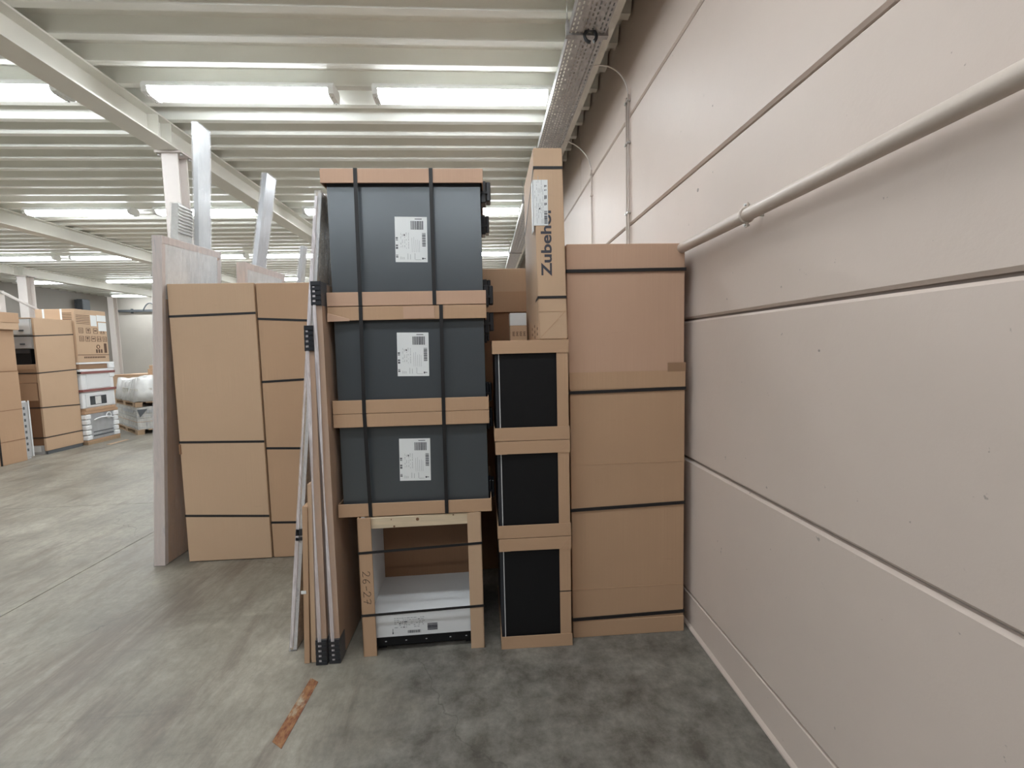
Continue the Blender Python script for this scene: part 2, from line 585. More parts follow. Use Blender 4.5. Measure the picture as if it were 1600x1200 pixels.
# columns
def column(x, y, z1, lab, mat='column', wd=0.15, plate=True):
    t = thing('steel_column', lab, 'column', (x, y, 0))
    bb = bmesh.new()
    h = wd / 2
    # H-section, flange towards the viewer
    for q in ((-h, h, -h, -h + 0.012), (-h, h, h - 0.012, h), (-0.005, 0.005, -h + 0.012, h - 0.012)):
        bx(bb, q[0], q[1], q[2], q[3], 0.015, z1 - 0.02)
    obj('shaft', bb, mat, t)
    part('base_plate', mat, t, (-h - 0.04, h + 0.04, -h - 0.04, h + 0.04, 0, 0.015))
    if plate:
        part('head_plate', mat, t, (-h - 0.05, h + 0.05, -h - 0.02, h + 0.02, z1 - 0.02, z1))
        for sx in (-1, 1):
            for sy in (-1, 1):
                bb = bmesh.new()
                cyl(bb, (sx * (h + 0.03), sy * h * 0.8, z1 - 0.045), (sx * (h + 0.03), sy * h * 0.8, z1 - 0.02), 0.014, 6)
                obj('bolt', bb, 'bolt', t)
    return t
column(-2.99, 4.80, 3.48, 'pinkish white steel column under the nearest roof beam behind the tall foil planks')
column(-10.85, 11.6, 3.48, 'white steel column at far left behind the cartons, under the farthest beam', wd=0.2)
column(-12.09, 15.7, 3.48, 'slender pale column near the back wall above the wrapped pallets', wd=0.17, plate=False)

# ceiling lights
def make_light():
    t = thing('ceiling_light', '', 'light', (0, 0, 0), group='fluorescent ceiling lights')
    L = 0.75
    bb = bmesh.new()
    prism(bb, [(-0.094, -0.048), (0.094, -0.048), (0.094, -0.03), (0.07, -0.001), (-0.07, -0.001), (-0.094, -0.03)], 'x', -L, L)
    obj('housing', bb, 'whitesteel', t)
    bb = bmesh.new()
    prism(bb, [(-0.088, -0.048), (-0.078, -0.085), (-0.050, -0.098), (-0.02, -0.088), (0.02, -0.088), (0.050, -0.098), (0.078, -0.085), (0.088, -0.048)], 'x', -L + 0.045, L - 0.045)
    obj('diffuser', bb, 'glow', t)
    for s in (-1, 1):
        bb = bmesh.new()
        prism(bb, [(-0.096, -0.046), (-0.084, -0.09), (-0.05, -0.103), (0.05, -0.103), (0.084, -0.09), (0.096, -0.046)], 'x', s * (L - 0.045), s * L)
        ec = obj('end_cap', bb, 'whitesteel', t)
        bb = bmesh.new()
        for yy in (-0.05, 0.05):
            cyl(bb, (s * (L - 0.022), yy, -0.110), (s * (L - 0.022), yy, -0.100), 0.008, 8)
        stuff(obj('screw', bb, 'bolt', ec))
    return t
proto = make_light()
first = True
rows = [-2.35, 0.84, 4.03, 7.22, 10.41, 13.60, 16.79]
rn = ['hidden row behind the viewer', 'overhead hidden row', 'nearest visible row', 'second visible row', 'third visible row', 'fourth visible row', 'row by the back wall']
GC = [(-1.015, ('right', 'left'), 'bay at the right wall'), (-4.97, ('right', 'left'), 'second bay from right wall'), (-8.90, ('right', 'left'), 'third bay from right wall'), (-12.15, ('only',), 'leftmost bay')]
for ry, rname in zip(rows, rn):
    for gx, sides, bay in GC:
        for sd in sides:
            o = proto if first else dup(proto)
            first = False
            dx = {'right': 0.905, 'left': -0.905, 'only': 0.0}[sd]
            o.location = (gx + dx, ry, DZ)
            o['label'] = f'{sd} fluorescent ceiling light, {rname}, {bay}'

# perforated cable tray hung left of the beam at the wall
tr = thing('cable_tray', 'perforated galvanised cable tray running along the ceiling beside the right wall', 'cable tray', (0.578, 0, 3.42))
TW = 0.222
bb = bmesh.new()
vcache = {}
def vv(x, y):
    key = (round(x, 4), round(y, 4))
    if key not in vcache:
        vcache[key] = bb.verts.new((x, y, 0))
    return vcache[key]
ncell = 9
cw = TW / ncell
yy = 1.2
row = 0
while yy < 9.0:
    for c in range(ncell):
        x0, x1 = c * cw, (c + 1) * cw
        off = 0.02 if c % 2 else 0.0
        ya, yb = yy, yy + 0.04
        hx0, hx1 = x0 + cw * 0.28, x0 + cw * 0.64
        ha, hb = (ya + 0.003, ya + 0.026) if c % 2 else (ya + 0.013, ya + 0.036)
        if c in (2, 6) and row % 3 != 0:
            bb.faces.new((vv(x0, ya), vv(x1, ya), vv(x1, yb), vv(x0, yb)))
            continue
        o4 = [vv(x0, ya), vv(x1, ya), vv(x1, yb), vv(x0, yb)]
        i4 = [bb.verts.new((hx0, ha, 0)), bb.verts.new((hx1, ha, 0)), bb.verts.new((hx1, hb, 0)), bb.verts.new((hx0, hb, 0))]
        for i in range(4):
            j = (i + 1) % 4
            bb.faces.new((o4[i], o4[j], i4[j], i4[i]))
    yy += 0.04
    row += 1
obj('perforated_base', bb, 'galv', tr)
part('solid_base', 'galv', tr, (0, TW, YR + 0.02, 1.2, 0, 0.002), (0, TW, yy, YB - 0.02, 0, 0.002))
part('side_rail', 'galv', tr, (-0.002, 0.0, YR + 0.02, YB - 0.02, 0, 0.055), (-0.002, 0.008, YR + 0.02, YB - 0.02, 0.055, 0.058))
part('side_rail', 'galv', tr, (TW, TW + 0.002, YR + 0.02, YB - 0.02, 0, 0.055), (TW - 0.008, TW + 0.002, YR + 0.02, YB - 0.02, 0.055, 0.058))
for hy in (2.9, 6.1, 9.3, 12.5, 15.7):
    cl = part('hanger_bracket', 'galv', tr, (-0.02, TW + 0.02, hy, hy + 0.035, -0.014, -0.001), (-0.02, -0.004, hy, hy + 0.035, -0.001, 0.075), (TW + 0.004, TW + 0.02, hy, hy + 0.035, -0.001, 0.06))
    bb = bmesh.new()
    cyl(bb, (-0.012, hy + 0.018, 0.075), (-0.012, hy + 0.018, DZ - 3.42), 0.004, 8)
    obj('threaded_rod', bb, 'bolt', cl)
bb = bmesh.new()
bx(bb, 0.015, TW - 0.03, 0, 0.02, 0.003, 0.012)
bb.free()
bb = bmesh.new()
ring(bb, (0.125, 2.88, -0.03), 0.036, 0.0105, 'y', -60, 270, 22, 8)
obj('cable_loop', bb, 'blackp', tr)
bb = bmesh.new()
for i, x in enumerate((0.05, 0.08, 0.11, 0.15)):
    tube(bb, [(x, YR + 0.1, 0.013), (x + 0.01, 2, 0.012), (x - 0.005, 6, 0.012), (x, YB - 0.2, 0.012)], 0.009, 6)
obj('cable', bb, 'cable', tr)

# heating pipe along the wall
pp = thing('wall_pipe', 'beige painted pipe running the length of the right wall at box height', 'pipe', (0.985, 0, 1.972))
bb = bmesh.new()
cyl(bb, (0, YR + 0.02, 0), (0, YB - 0.02, 0), 0.0245, 24)
obj('pipe_run', bb, 'pipe', pp)
for y in (-3.4, -0.9, 1.66, 4.2, 6.8, 9.4, 12, 14.6):
    c = bmesh.new()
    ring(c, (0, y, 0), 0.0275, 0.0042, 'y', 0, 360, 24, 6)
    bx(c, -0.002, 0.004, y - 0.008, y + 0.008, 0.026, 0.044)
    bx(c, -0.002, 0.004, y - 0.008, y + 0.008, -0.044, -0.026)
    cl = obj('pipe_clamp', c, 'pipe', pp)
    c = bmesh.new()
    cyl(c, (0.024, y, 0), (0.066, y, 0), 0.005, 8)
    for s in (-1, 1):
        cyl(c, (-0.010, y, s * 0.037), (0.010, y, s * 0.037), 0.0045, 8)
    stuff(obj('clamp_screw', c, 'bolt', cl))

# surface conduits rising to the tray
def conduit(y, ztop, lab, both):
    t = thing('wall_conduit', lab, 'conduit', (XW - 0.012, y, 0))
    dys = (-0.022, 0.022) if both else (0.0,)
    for dy in dys:
        c = bmesh.new()
        cyl(c, (0, dy, 0.35), (0, dy, ztop), 0.0068, 10)
        obj('tube', c, 'conduit', t)
    for z in (1.0, 1.75, 2.43, 2.90, ztop - 0.04):
        c = bmesh.new()
        for dy in dys:
            bx(c, -0.012, 0.012, dy - 0.012, dy + 0.012, z - 0.006, z + 0.006)
        obj('clip', c, 'bolt' if both else 'conduit', t)
    c = bmesh.new()
    tube(c, bez((0, dys[0], ztop - 0.02), (-0.005, dys[0], ztop + 0.12), (-0.10, dys[0] + 0.02, ztop + 0.24), (-0.262, dys[0] + 0.06, 3.43 if ztop > 3 else 3.43), 18), 0.0048, 8)
    obj('cable', c, 'cable', t)
    part('socket_box', 'conduit', t, (-0.035, 0.012, -0.04, 0.04, 0.24, 0.35), bev=0.004)
    return t
conduit(3.215, 3.22, 'twin pale wall conduit with a cable arching to the tray, nearer one', True)
conduit(4.275, 3.13, 'single pale wall conduit with arched cable beside the tall accessory carton', False)

# rusty flat bar let into the floor
rp = bmesh.new()
hexa(rp, [(-0.862, 1.69, -0.002), (-0.812, 1.655, -0.002), (-0.798, 2.0, -0.002), (-0.842, 2.03, -0.002)],
     [(-0.862, 1.69, 0.0015), (-0.812, 1.655, 0.0015), (-0.798, 2.0, 0.0015), (-0.842, 2.03, 0.0015)])
o = obj('rusty_bar', rp, 'rust')
tag(o, 'flat rusty metal bar lying flush in the concrete floor in front of the leaning panels', 'metal bar')

# ------------------------------------------------------------ printing
def print_label(parent, w_, h_, seed, flip=False):
    """delivery label in the local x-z plane, facing -y; two bar codes, number column and small print"""
    rnd = random.Random(seed)
    lab = part('label', 'paper', parent, (0, w_, -0.0012, 0, 0, h_))
    c = bmesh.new(); g = bmesh.new()
    def q(bm_, x0, x1, z0, z1):
        if flip:
            x0, x1 = 1 - x1, 1 - x0
            z0, z1 = 1 - z1, 1 - z0
        bx(bm_, x0 * w_, x1 * w_, -0.0017, -0.0011, z0 * h_, z1 * h_)
    x = 0.49
    while x < 0.88:
        d = rnd.choice((0.008, 0.012, 0.02))
        q(c, x, min(x + d, 0.9), 0.72, 0.91)
        x += d + rnd.choice((0.008, 0.014))
    q(c, 0.62, 0.84, 0.945, 0.96)
    z = 0.35
    while z < 0.65:
        d = rnd.choice((0.007, 0.011, 0.018))
        q(c, 0.84, 0.95, z, z + d)
        z += d + rnd.choice((0.008, 0.014))
    for z0, z1 in ((0.10, 0.13), (0.145, 0.16), (0.29, 0.335), (0.35, 0.385), (0.48, 0.50), (0.515, 0.55)):
        for xx in (0.02, 0.055):
            q(c, xx, xx + 0.03, z0, z1)
    for xx in (0.17, 0.22, 0.29, 0.34, 0.41):
        for z in [0.3 + 0.03 * i for i in range(12)]:
            if rnd.random() < 0.6:
                q(g, xx, xx + 0.018, z, z + rnd.uniform(0.012, 0.026))
    q(c, 0.27, 0.31, 0.58, 0.62)
    for xx in (0.52, 0.58, 0.64, 0.70, 0.75):
        q(g, xx, xx + 0.008, 0.22, 0.22 + rnd.uniform(0.15, 0.34))
    for xx in (0.16, 0.21, 0.26, 0.38, 0.46, 0.6):
        q(g, xx, xx + 0.014, 0.06, 0.06 + rnd.uniform(0.05, 0.14))
    q(c, 0.83, 0.87, 0.06, 0.10); q(c, 0.87, 0.94, 0.075, 0.09); q(g, 0.62, 0.80, 0.05, 0.058)
    stuff(obj('dark_print', c, 'ink', lab))
    stuff(obj('grey_print', g, 'inkgrey', lab))
    return lab

# ------------------------------------------------------------ the stack of graphite cabinets
def grey_cabinet(z0, h, straps, lab, which, labpos, feet, torn=False):
    t = thing('packed_cabinet', lab, 'cabinet', (-0.354, 2.2, z0), group='graphite cabinets stacked on the open unit')
    X0, X1 = -0.370, 0.370
    hb = 0.064
    part('body', 'grey', t, (-0.352, 0.357, 0, 0.58, 0.012, h - 0.012), bev=0.002)
    for nm, za, zb, lipa, lipb in (('top_tray', h - 0.006, h, h - hb, h), ('bottom_tray', 0, 0.006, 0, hb)):
        c = bmesh.new()
        bx(c, X0, X1, -0.026, 0.585, za, zb)
        bx(c, X0, X1, -0.030, -0.024, lipa, lipb, bev=0.0015)
        bx(c, X0, X0 + 0.005, -0.026, 0.585, lipa, lipb)
        bx(c, X1 - 0.005, X1, -0.026, 0.585, lipa, lipb)
        bx(c, X0, X1, 0.58, 0.586, lipa, lipb)
        e = obj(nm, c, 'card3' if which == 0 else 'card', t)
        if nm == 'top_tray' and torn:
            part('overlap_flap', 'card3', e, (-0.02, 0.125, -0.0325, -0.030, h - hb + 0.004, h - 0.004))
            c = bmesh.new()
            hexa(c, [(X0, -0.036, h - hb - 0.004), (X0 + 0.10, -0.032, h - hb - 0.002), (X0 + 0.10, -0.030, h - hb), (X0, -0.030, h - hb)],
                 [(X0, -0.0325, h - 0.03), (X0 + 0.10, -0.0315, h - hb + 0.006), (X0 + 0.10, -0.030, h - hb + 0.008), (X0, -0.030, h - 0.028)])
            obj('bent_edge', c, 'card3', e)
    for xa, xb in straps:
        c = bmesh.new()
        wd = 0.0085
        # runs over the front, across the top and along the bottom
        hexa(c, [(xb - wd, -0.0335, 0.0), (xb + wd, -0.0335, 0.0), (xb + wd, -0.0315, 0.0), (xb - wd, -0.0315, 0.0)],
             [(xa - wd, -0.0335, h + 0.001), (xa + wd, -0.0335, h + 0.001), (xa + wd, -0.0315, h + 0.001), (xa - wd, -0.0315, h + 0.001)])
        bx(c, xa - wd, xa + wd, -0.0335, 0.588, h, h + 0.0015)
        obj('strap', c, 'strap', t)
    lb = print_label(t, 0.150, 0.209, 11)
    lb.location = (labpos[0], 0.0, labpos[1])
    lb.rotation_euler = (0, rad(1.0), 0)
    for y, z, l in feet:
        c = bmesh.new()
        bx(c, 0.357, 0.357 + l * 0.55, y - 0.045, y + 0.045, z - 0.052, z + 0.052, bev=0.004)
        bx(c, 0.357 + l * 0.55, 0.357 + l, y - 0.036, y + 0.036, z - 0.042, z + 0.050, bev=0.004)
        bx(c, 0.357, 0.357 + l * 0.7, y - 0.05, y + 0.05, z - 0.01, z + 0.002)
        obj('plinth_foot', c, 'blackp', t)
    return t
grey_cabinet(1.713, 0.621, [(-0.211, -0.216), (0.131, 0.127)], 'topmost and tallest graphite cabinet of the stack, bluish sheen, white label', 0, (-0.051, 0.205), [(0.12, 0.552, 0.05), (0.44, 0.48, 0.045), (0.13, 0.052, 0.05), (0.46, 0.13, 0.045)])
grey_cabinet(1.206, 0.504, [(-0.216, -0.223), (0.157, 0.152)], 'middle graphite cabinet of the stack, torn cardboard edge at upper left', 1, (-0.064, 0.172), [(0.13, 0.425, 0.05), (0.45, 0.38, 0.03), (0.13, 0.07, 0.03)], True)
grey_cabinet(0.702, 0.502, [(-0.223, -0.216), (0.152, 0.150)], 'lowest graphite cabinet of the stack, resting on the open pine railed unit', 1, (-0.075, 0.162), [(0.13, 0.44, 0.03), (0.45, 0.40, 0.03), (0.13, 0.07, 0.03)])

# the open white unit with cardboard posts that carries them
u = thing('open_base_unit', 'open white base unit with cardboard corner posts and pine rail under the graphite cabinets', 'cabinet', (-0.334, 2.19, 0), rad(1.4))
HT = 0.700
lp = part('corner_post', 'card', u, (-0.300, -0.236, -0.03, -0.022, 0, HT), (-0.300, -0.294, -0.03, 0.06, 0, HT), bev=0.001)
lp['label'] = 'left cardboard post marked 26-27'
part('corner_post', 'card2', u, (0.228, 0.296, -0.03, -0.022, 0, HT), (0.290, 0.296, -0.03, 0.06, 0, HT), bev=0.001)
ra = part('pine_rail', 'pine', u, (-0.262, 0.262, -0.018, 0.01, 0.641, HT - 0.004), bev=0.002)
for x, z, r in ((-0.014, 0.678, 0.008), (-0.127, 0.648, 0.005), (0.16, 0.690, 0.004), (-0.14, 0.683, 0.003)):
    c = bmesh.new(); cyl(c, (x, -0.0186, z), (x, -0.0175, z), r, 12); obj('knot', c, 'knot', ra)
part('top_rail', 'white', u, (-0.265, 0.265, 0.012, 0.58, 0.66, HT - 0.002))
part('side_panel', 'white', u, (-0.284, -0.266, -0.015, 0.58, 0.075, HT))
part('side_panel', 'white', u, (0.266, 0.284, -0.015, 0.58, 0.075, HT))
part('base_panel', 'white', u, (-0.266, 0.266, 0.012, 0.58, 0.172, 0.190))
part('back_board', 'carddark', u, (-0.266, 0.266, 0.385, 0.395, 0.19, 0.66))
fr = part('front_board', 'white', u, (-0.266, 0.266, -0.006, 0.012, 0.078, 0.198), bev=0.001)
part('plinth', 'black', u, (-0.266, 0.266, 0.0, 0.04, 0.030, 0.077), (-0.24, -0.2, 0.03, 0.55, 0.0, 0.17), (0.2, 0.24, 0.03, 0.55, 0.0, 0.17))
for i, x in enumerate((-0.2, -0.1, 0.0, 0.12, 0.2)):
    part('plinth_clip', 'inkgrey', u, (x, x + 0.008, -0.0015, 0, 0.050, 0.054))
# barcode print along the front board
c = bmesh.new(); g = bmesh.new()
rnd = random.Random(5)
z = 0.1
for i in range(9):
    d = rnd.choice((0.0012, 0.002, 0.0035))
    bx(c, 0.012, 0.062, -0.0068, -0.0058, z, z + d); z += d + rnd.choice((0.001, 0.002))
x = -0.085
for i in range(16):
    d = rnd.choice((0.0016, 0.003))
    bx(c, x, x + d, -0.0068, -0.0058, 0.092, 0.106); x += d + rnd.choice((0.0015, 0.003))
for zz in (0.170, 0.160, 0.150, 0.141, 0.132, 0.122):
    x = -0.15
    while x < -0.01:
        d = rnd.uniform(0.004, 0.016)
        if rnd.random() < 0.75:
            bx(c if rnd.random() < 0.25 else g, x, x + d, -0.0068, -0.0058, zz, zz + 0.004)
        x += d + 0.004
bx(c, -0.161, -0.156, -0.0068, -0.0058, 0.092, 0.100); bx(c, -0.1595, -0.1575, -0.0068, -0.0058, 0.1, 0.118)
stuff(obj('dark_print', c, 'ink', fr)); stuff(obj('grey_print', g, 'inkgrey', fr))
for za, zb in ((0.528, 0.545), (0.212, 0.222)):
    c = bmesh.new()
    hexa(c, [(-0.301, -0.0325, za - 0.006), (0.297, -0.0325, zb - 0.006), (0.297, -0.0305, zb - 0.006), (-0.301, -0.0305, za - 0.006)],
         [(-0.301, -0.0325, za + 0.006), (0.297, -0.0325, zb + 0.006), (0.297, -0.0305, zb + 0.006), (-0.301, -0.0305, za + 0.006)])
    bx(c, -0.3025, -0.3005, -0.0325, 0.56, za - 0.006, za + 0.006)
    bx(c, 0.2965, 0.2985, -0.0325, 0.56, zb - 0.006, zb + 0.006)
    obj('strap', c, 'strap', u)
# hand-written 26-27 on the left post, reading downwards
strokes = {
    '2': [[(0.05, 0.72), (0.12, 0.95), (0.35, 1.0), (0.52, 0.82), (0.45, 0.55), (0.2, 0.25), (0.02, 0.02), (0.15, 0.1), (0.3, 0.02), (0.6, 0.08)]],
    '6': [[(0.5, 0.95), (0.25, 0.75), (0.08, 0.4), (0.12, 0.1), (0.35, 0.0), (0.52, 0.18), (0.45, 0.42), (0.22, 0.42), (0.1, 0.25)]],
    '-': [[(0.05, 0.42), (0.5, 0.46)]],
    '7': [[(0.05, 0.85), (0.3, 0.98), (0.58, 0.95), (0.4, 0.5), (0.28, 0.0)], [(0.1, 0.45), (0.55, 0.5)]],
}
c = bmesh.new()
cur = 0.0
for ch in '26-27':
    for st in strokes[ch]:
        pts = []
        for a in range(len(st) - 1):
            p_, q_ = st[a], st[a + 1]
            for s in range(3):
                pts.append((p_[0] + (q_[0] - p_[0]) * s / 3, p_[1] + (q_[1] - p_[1]) * s / 3))
        pts.append(st[-1])
        wpts = [(-0.287 + p_[1] * 0.036, -0.0302, 0.436 - (cur + p_[0]) * 0.047) for p_ in pts]
        tube(c, wpts, 0.0013, 5)
    cur += 0.78 if ch != '-' else 0.62
stuff(obj('handwriting', c, 'marker', lp))

# ------------------------------------------------------------ black fronted units in cardboard frames
def framed_unit(z0, h, left, lab, seam=None):
    t = thing('framed_unit', lab, 'cabinet', (0.222, 2.155, z0), group='black units in cardboard frames')
    part('body', 'blackp', t, (-0.172, 0.172, 0.02, 0.58, 0.004, h - 0.004), bev=0.001)
    part('black_front', 'black', t, (-0.150, 0.172, 0.004, 0.02, 0.02, h - 0.02), bev=0.001)
    part('edge_band', 'edge', t, (-0.1555, -0.1515, 0.003, 0.02, 0.02, h - 0.02))
    part('hinge_side', 'blackp', t, (-0.172, -0.158, 0.008, 0.02, 0.02, h - 0.02))
    for nm, za, zb, la, lb in (('top_edge', h - 0.006, h, h - 0.062, h), ('bottom_edge', 0, 0.006, 0, 0.064)):
        c = bmesh.new()
        bx(c, left, 0.182, -0.010, 0.59, za, zb)
        bx(c, left, 0.182, -0.012, -0.007, la, lb, bev=0.001)
        bx(c, left, left + 0.004, -0.01, 0.25, la, lb)
        e = obj(nm, c, 'cardh', t)
        # folded mitre at the corners, one ply thicker
        s = 1 if nm == 'top_edge' else -1
        zc = la if s > 0 else lb
        zo = lb if s > 0 else la
        for xa, xb in (((left, left + 0.055), (0.182, 0.127))):
            c = bmesh.new()
            zz = [(xa, zo), (xb, zc), (xa, zc)]
            v1 = [c.verts.new((p[0], -0.0135, p[1])) for p in zz]
            v2 = [c.verts.new((p[0], -0.0105, p[1])) for p in zz]
            c.faces.new(v1); c.faces.new(v2[::-1])
            for i in range(3):
                j = (i + 1) % 3
                c.faces.new((v1[i], v1[j], v2[j], v2[i]))
            obj('mitre_fold', c, 'cardh', e)
    if seam:
        boxes = ((0.064, seam - 0.003), (seam + 0.003, h - 0.062))
    else:
        boxes = ((0.064, h - 0.062),)
    for za, zb in boxes:
        part('side_edge', 'card', t, (0.123, 0.182, -0.010, -0.005, za, zb), (0.178, 0.182, -0.010, 0.59, za, zb))
    if seam:
        part('strap', 'strap', t, (0.123, 0.1825, -0.009, -0.004, seam - 0.006, seam + 0.006))
    return t
framed_unit(1.054, 0.482, -0.184, 'topmost black unit in a cardboard frame, under the upright accessory carton')
framed_unit(0.570, 0.481, -0.180, 'middle of three stacked black units in cardboard frames')
framed_unit(0.0, 0.567, -0.176, 'lowest black unit in a cardboard frame, standing on the floor', 0.285)

# the upright accessory carton
t = thing('accessory_carton', 'tall narrow carton lettered Zubehör standing on the black framed units', 'carton', (0.0, 2.15, 1.5375))
c = bmesh.new()
hexa(c, [(0.266, 0, 0), (0.401, 0, 0), (0.401, 0.5, 0), (0.252, 0.5, 0)], [(0.250, 0, 0.882), (0.386, 0, 0.882), (0.386, 0.46, 0.87), (0.250, 0.46, 0.87)])
bmesh.ops.bevel(c, geom=c.edges[:], offset=0.004, segments=2, affect='EDGES')
obj('carton_body', c, 'card2', t)
def xl(z): return 0.266 + (0.250 - 0.266) * z / 0.882
def xr(z): return 0.401 + (0.386 - 0.401) * z / 0.882
for z, zl in ((0.793, 0.60), (0.199, 0.142)):
    c = bmesh.new()
    bx(c, xl(z) - 0.001, xr(z) + 0.001, -0.0022, 0.0, z - 0.006, z + 0.006)
    hexa(c, [(xl(z) - 0.002, -0.002, z - 0.006), (xl(z), -0.002, z - 0.006), (xl(z), 0.46, zl - 0.006), (xl(z) - 0.003, 0.46, zl - 0.006)],
         [(xl(z) - 0.002, -0.002, z + 0.006), (xl(z), -0.002, z + 0.006), (xl(z), 0.46, zl + 0.006), (xl(z) - 0.003, 0.46, zl + 0.006)])
    obj('strap', c, 'strap', t)
lab = part('label', 'paper', t, (0.246, 0.316, -0.0018, -0.0006, 0.531, 0.738), (0.2455, 0.2475, -0.0018, 0.06, 0.505, 0.738))
c = bmesh.new(); g = bmesh.new()
rnd = random.Random(9)
z = 0.538
while z < 0.597:
    d = rnd.choice((0.0016, 0.003, 0.005)); bx(c, 0.298, 0.313, -0.0024, -0.0016, z, z + d); z += d + rnd.choice((0.0015, 0.003))
for z0, z1 in ((0.622, 0.634), (0.65, 0.668), (0.688, 0.694), (0.705, 0.714)):
    bx(c, 0.300, 0.304, -0.0024, -0.0016, z0, z1); bx(c, 0.306, 0.310, -0.0024, -0.0016, z0 + 0.002, z1)
bx(c, 0.274, 0.281, -0.0024, -0.0016, 0.604, 0.611)
for xx in (0.255, 0.263, 0.271, 0.279, 0.286, 0.292):
    zz = 0.54
    while zz < 0.725:
        d = rnd.uniform(0.006, 0.03)
        if rnd.random() < 0.6: bx(g, xx, xx + 0.0016, -0.0024, -0.0016, zz, zz + d)
        zz += d + 0.006
stuff(obj('dark_print', c, 'ink', lab)); stuff(obj('grey_print', g, 'inkgrey', lab))
c = text_bm('Zubehör', 0.0685, 0.0016, 0.0004)
# turn the word to read upwards on the front face
c.transform(Matrix.Translation((0.3285, -0.0006, 0.300)) @ Matrix(((0, -1, 0, 0), (0, 0, -1, 0), (1.3, 0, 0, 0), (0, 0, 0, 1))))
obj('lettering', c, 'ink', t)
c = bmesh.new()
for yy, z in ((0.06, 0.055), (0.06, 0.028), (0.15, 0.07), (0.15, 0.042), (0.15, 0.014), (0.24, 0.06), (0.24, 0.03)):
    xx = xl(z) - 0.0135 * yy / 0.5
    cyl(c, (xx - 0.0014, yy, z), (xx + 0.004, yy, z), 0.0075, 10)
o = stuff(obj('printed_dots', c, 'inkbrown', t))
c = bmesh.new()
hexa(c, [(0.272, -0.001, 0.012), (0.276, -0.001, 0.012), (0.276, 0.001, 0.012), (0.272, 0.001, 0.012)], [(0.389, -0.001, 0.132), (0.393, -0.001, 0.132), (0.393, 0.001, 0.132), (0.389, 0.001, 0.132)])
obj('flap_crease', c, 'carddark' if False else 'card', t)
part('flap', 'card', t, (xl(0.13) + 0.002, xr(0.13) - 0.001, -0.0014, 0.0004, 0.132, 0.1335), (xl(0.1) + 0.002, xl(0.1) + 0.0032, -0.0012, 0.0004, 0.0, 0.193))

# small printed carton behind it on the same unit
t = thing('small_carton', 'small white topped carton with printed symbols behind the accessory carton', 'carton', (0.192, 2.53, 1.5375))
part('carton_body', 'card2', t, (-0.045, 0.050, 0, 0.10, 0, 0.09), bev=0.002)
part('white_label', 'paper', t, (-0.044, 0.049, -0.001, 0.095, 0.087, 0.157), bev=0.002)
c = bmesh.new()
for i in range(4):
    x = -0.03 + i * 0.02
    bx(c, x, x + 0.013, -0.001, 0, 0.03, 0.033); bx(c, x, x + 0.013, -0.001, 0, 0.05, 0.053); bx(c, x, x + 0.002, -0.001, 0, 0.03, 0.053); bx(c, x + 0.005, x + 0.009, -0.001, 0, 0.036, 0.047)
stuff(obj('symbols', c, 'inkbrown', t))

# big carton behind the stack, its unseen left part added to block back light
t = thing('rear_carton', 'brown carton with folded lid standing behind the graphite stack and black units', 'carton', (0.14, 2.98, 0))
part('carton_body', 'carddark', t, (-0.84, 0.24, 0.0, 0.55, 0, 1.74), bev=0.003)  # darker brown body paints in the shadow below the lid
part('lid', 'card2', t, (-0.85, 0.25, -0.012, 0.56, 1.74, 2.015), bev=0.004)
part('lid_flap', 'card', t, (-0.85, 0.25, -0.017, -0.012, 1.735, 1.868), bev=0.001)

# ------------------------------------------------------------ the tall carton at the wall
t = thing('tall_carton', 'tall brown carton with four black straps standing against the right wall', 'carton', (0.708, 2.205, 0.0), rad(0.25))
bod = part('lower_sleeve', 'card', t, (-0.290, 0.296, -0.002, 0.585, 0.012, 1.352), bev=0.003)
part('upper_sleeve', 'card3', t, (-0.298, 0.292, 0.001, 0.583, 1.352, 1.995), bev=0.003)
part('bottom_tray', 'card', t, (-0.288, 0.298, -0.005, 0.588, 0.0, 0.085), bev=0.002)
part('lap_joint', 'card', t, (-0.2915, 0.297, -0.0038, -0.001, 1.288, 1.372))
part('fold_line', 'card', bod, (-0.290, 0.296, -0.0035, -0.0015, 0.255, 0.258))
part('fold_line', 'card', bod, (-0.290, 0.296, -0.0032, -0.0015, 0.905, 0.91))
part('brown_tape', 'tape', t, (0.205, 0.298, -0.0046, -0.0036, 1.365, 1.41))
for xa, za, xb, zb in ((-0.298, 1.865, 0.293, 1.869), (-0.291, 1.273, 0.297, 1.280), (-0.29, 0.676, 0.296, 0.692), (-0.289, 0.098, 0.298, 0.110)):
    c = bmesh.new()
    hexa(c, [(xa - 0.002, -0.008, za - 0.0075), (xb + 0.002, -0.008, zb - 0.0075), (xb + 0.002, -0.002, zb - 0.0075), (xa - 0.002, -0.002, za - 0.0075)],
         [(xa - 0.002, -0.008, za + 0.0075), (xb + 0.002, -0.008, zb + 0.0075), (xb + 0.002, -0.002, zb + 0.0075), (xa - 0.002, -0.002, za + 0.0075)])
    bx(c, xb, xb + 0.003, -0.008, 0.59, zb - 0.0075, zb + 0.0075)
    bx(c, xa - 0.003, xa, -0.008, 0.59, za - 0.0075, za + 0.0075)
    obj('strap', c, 'strap', t)

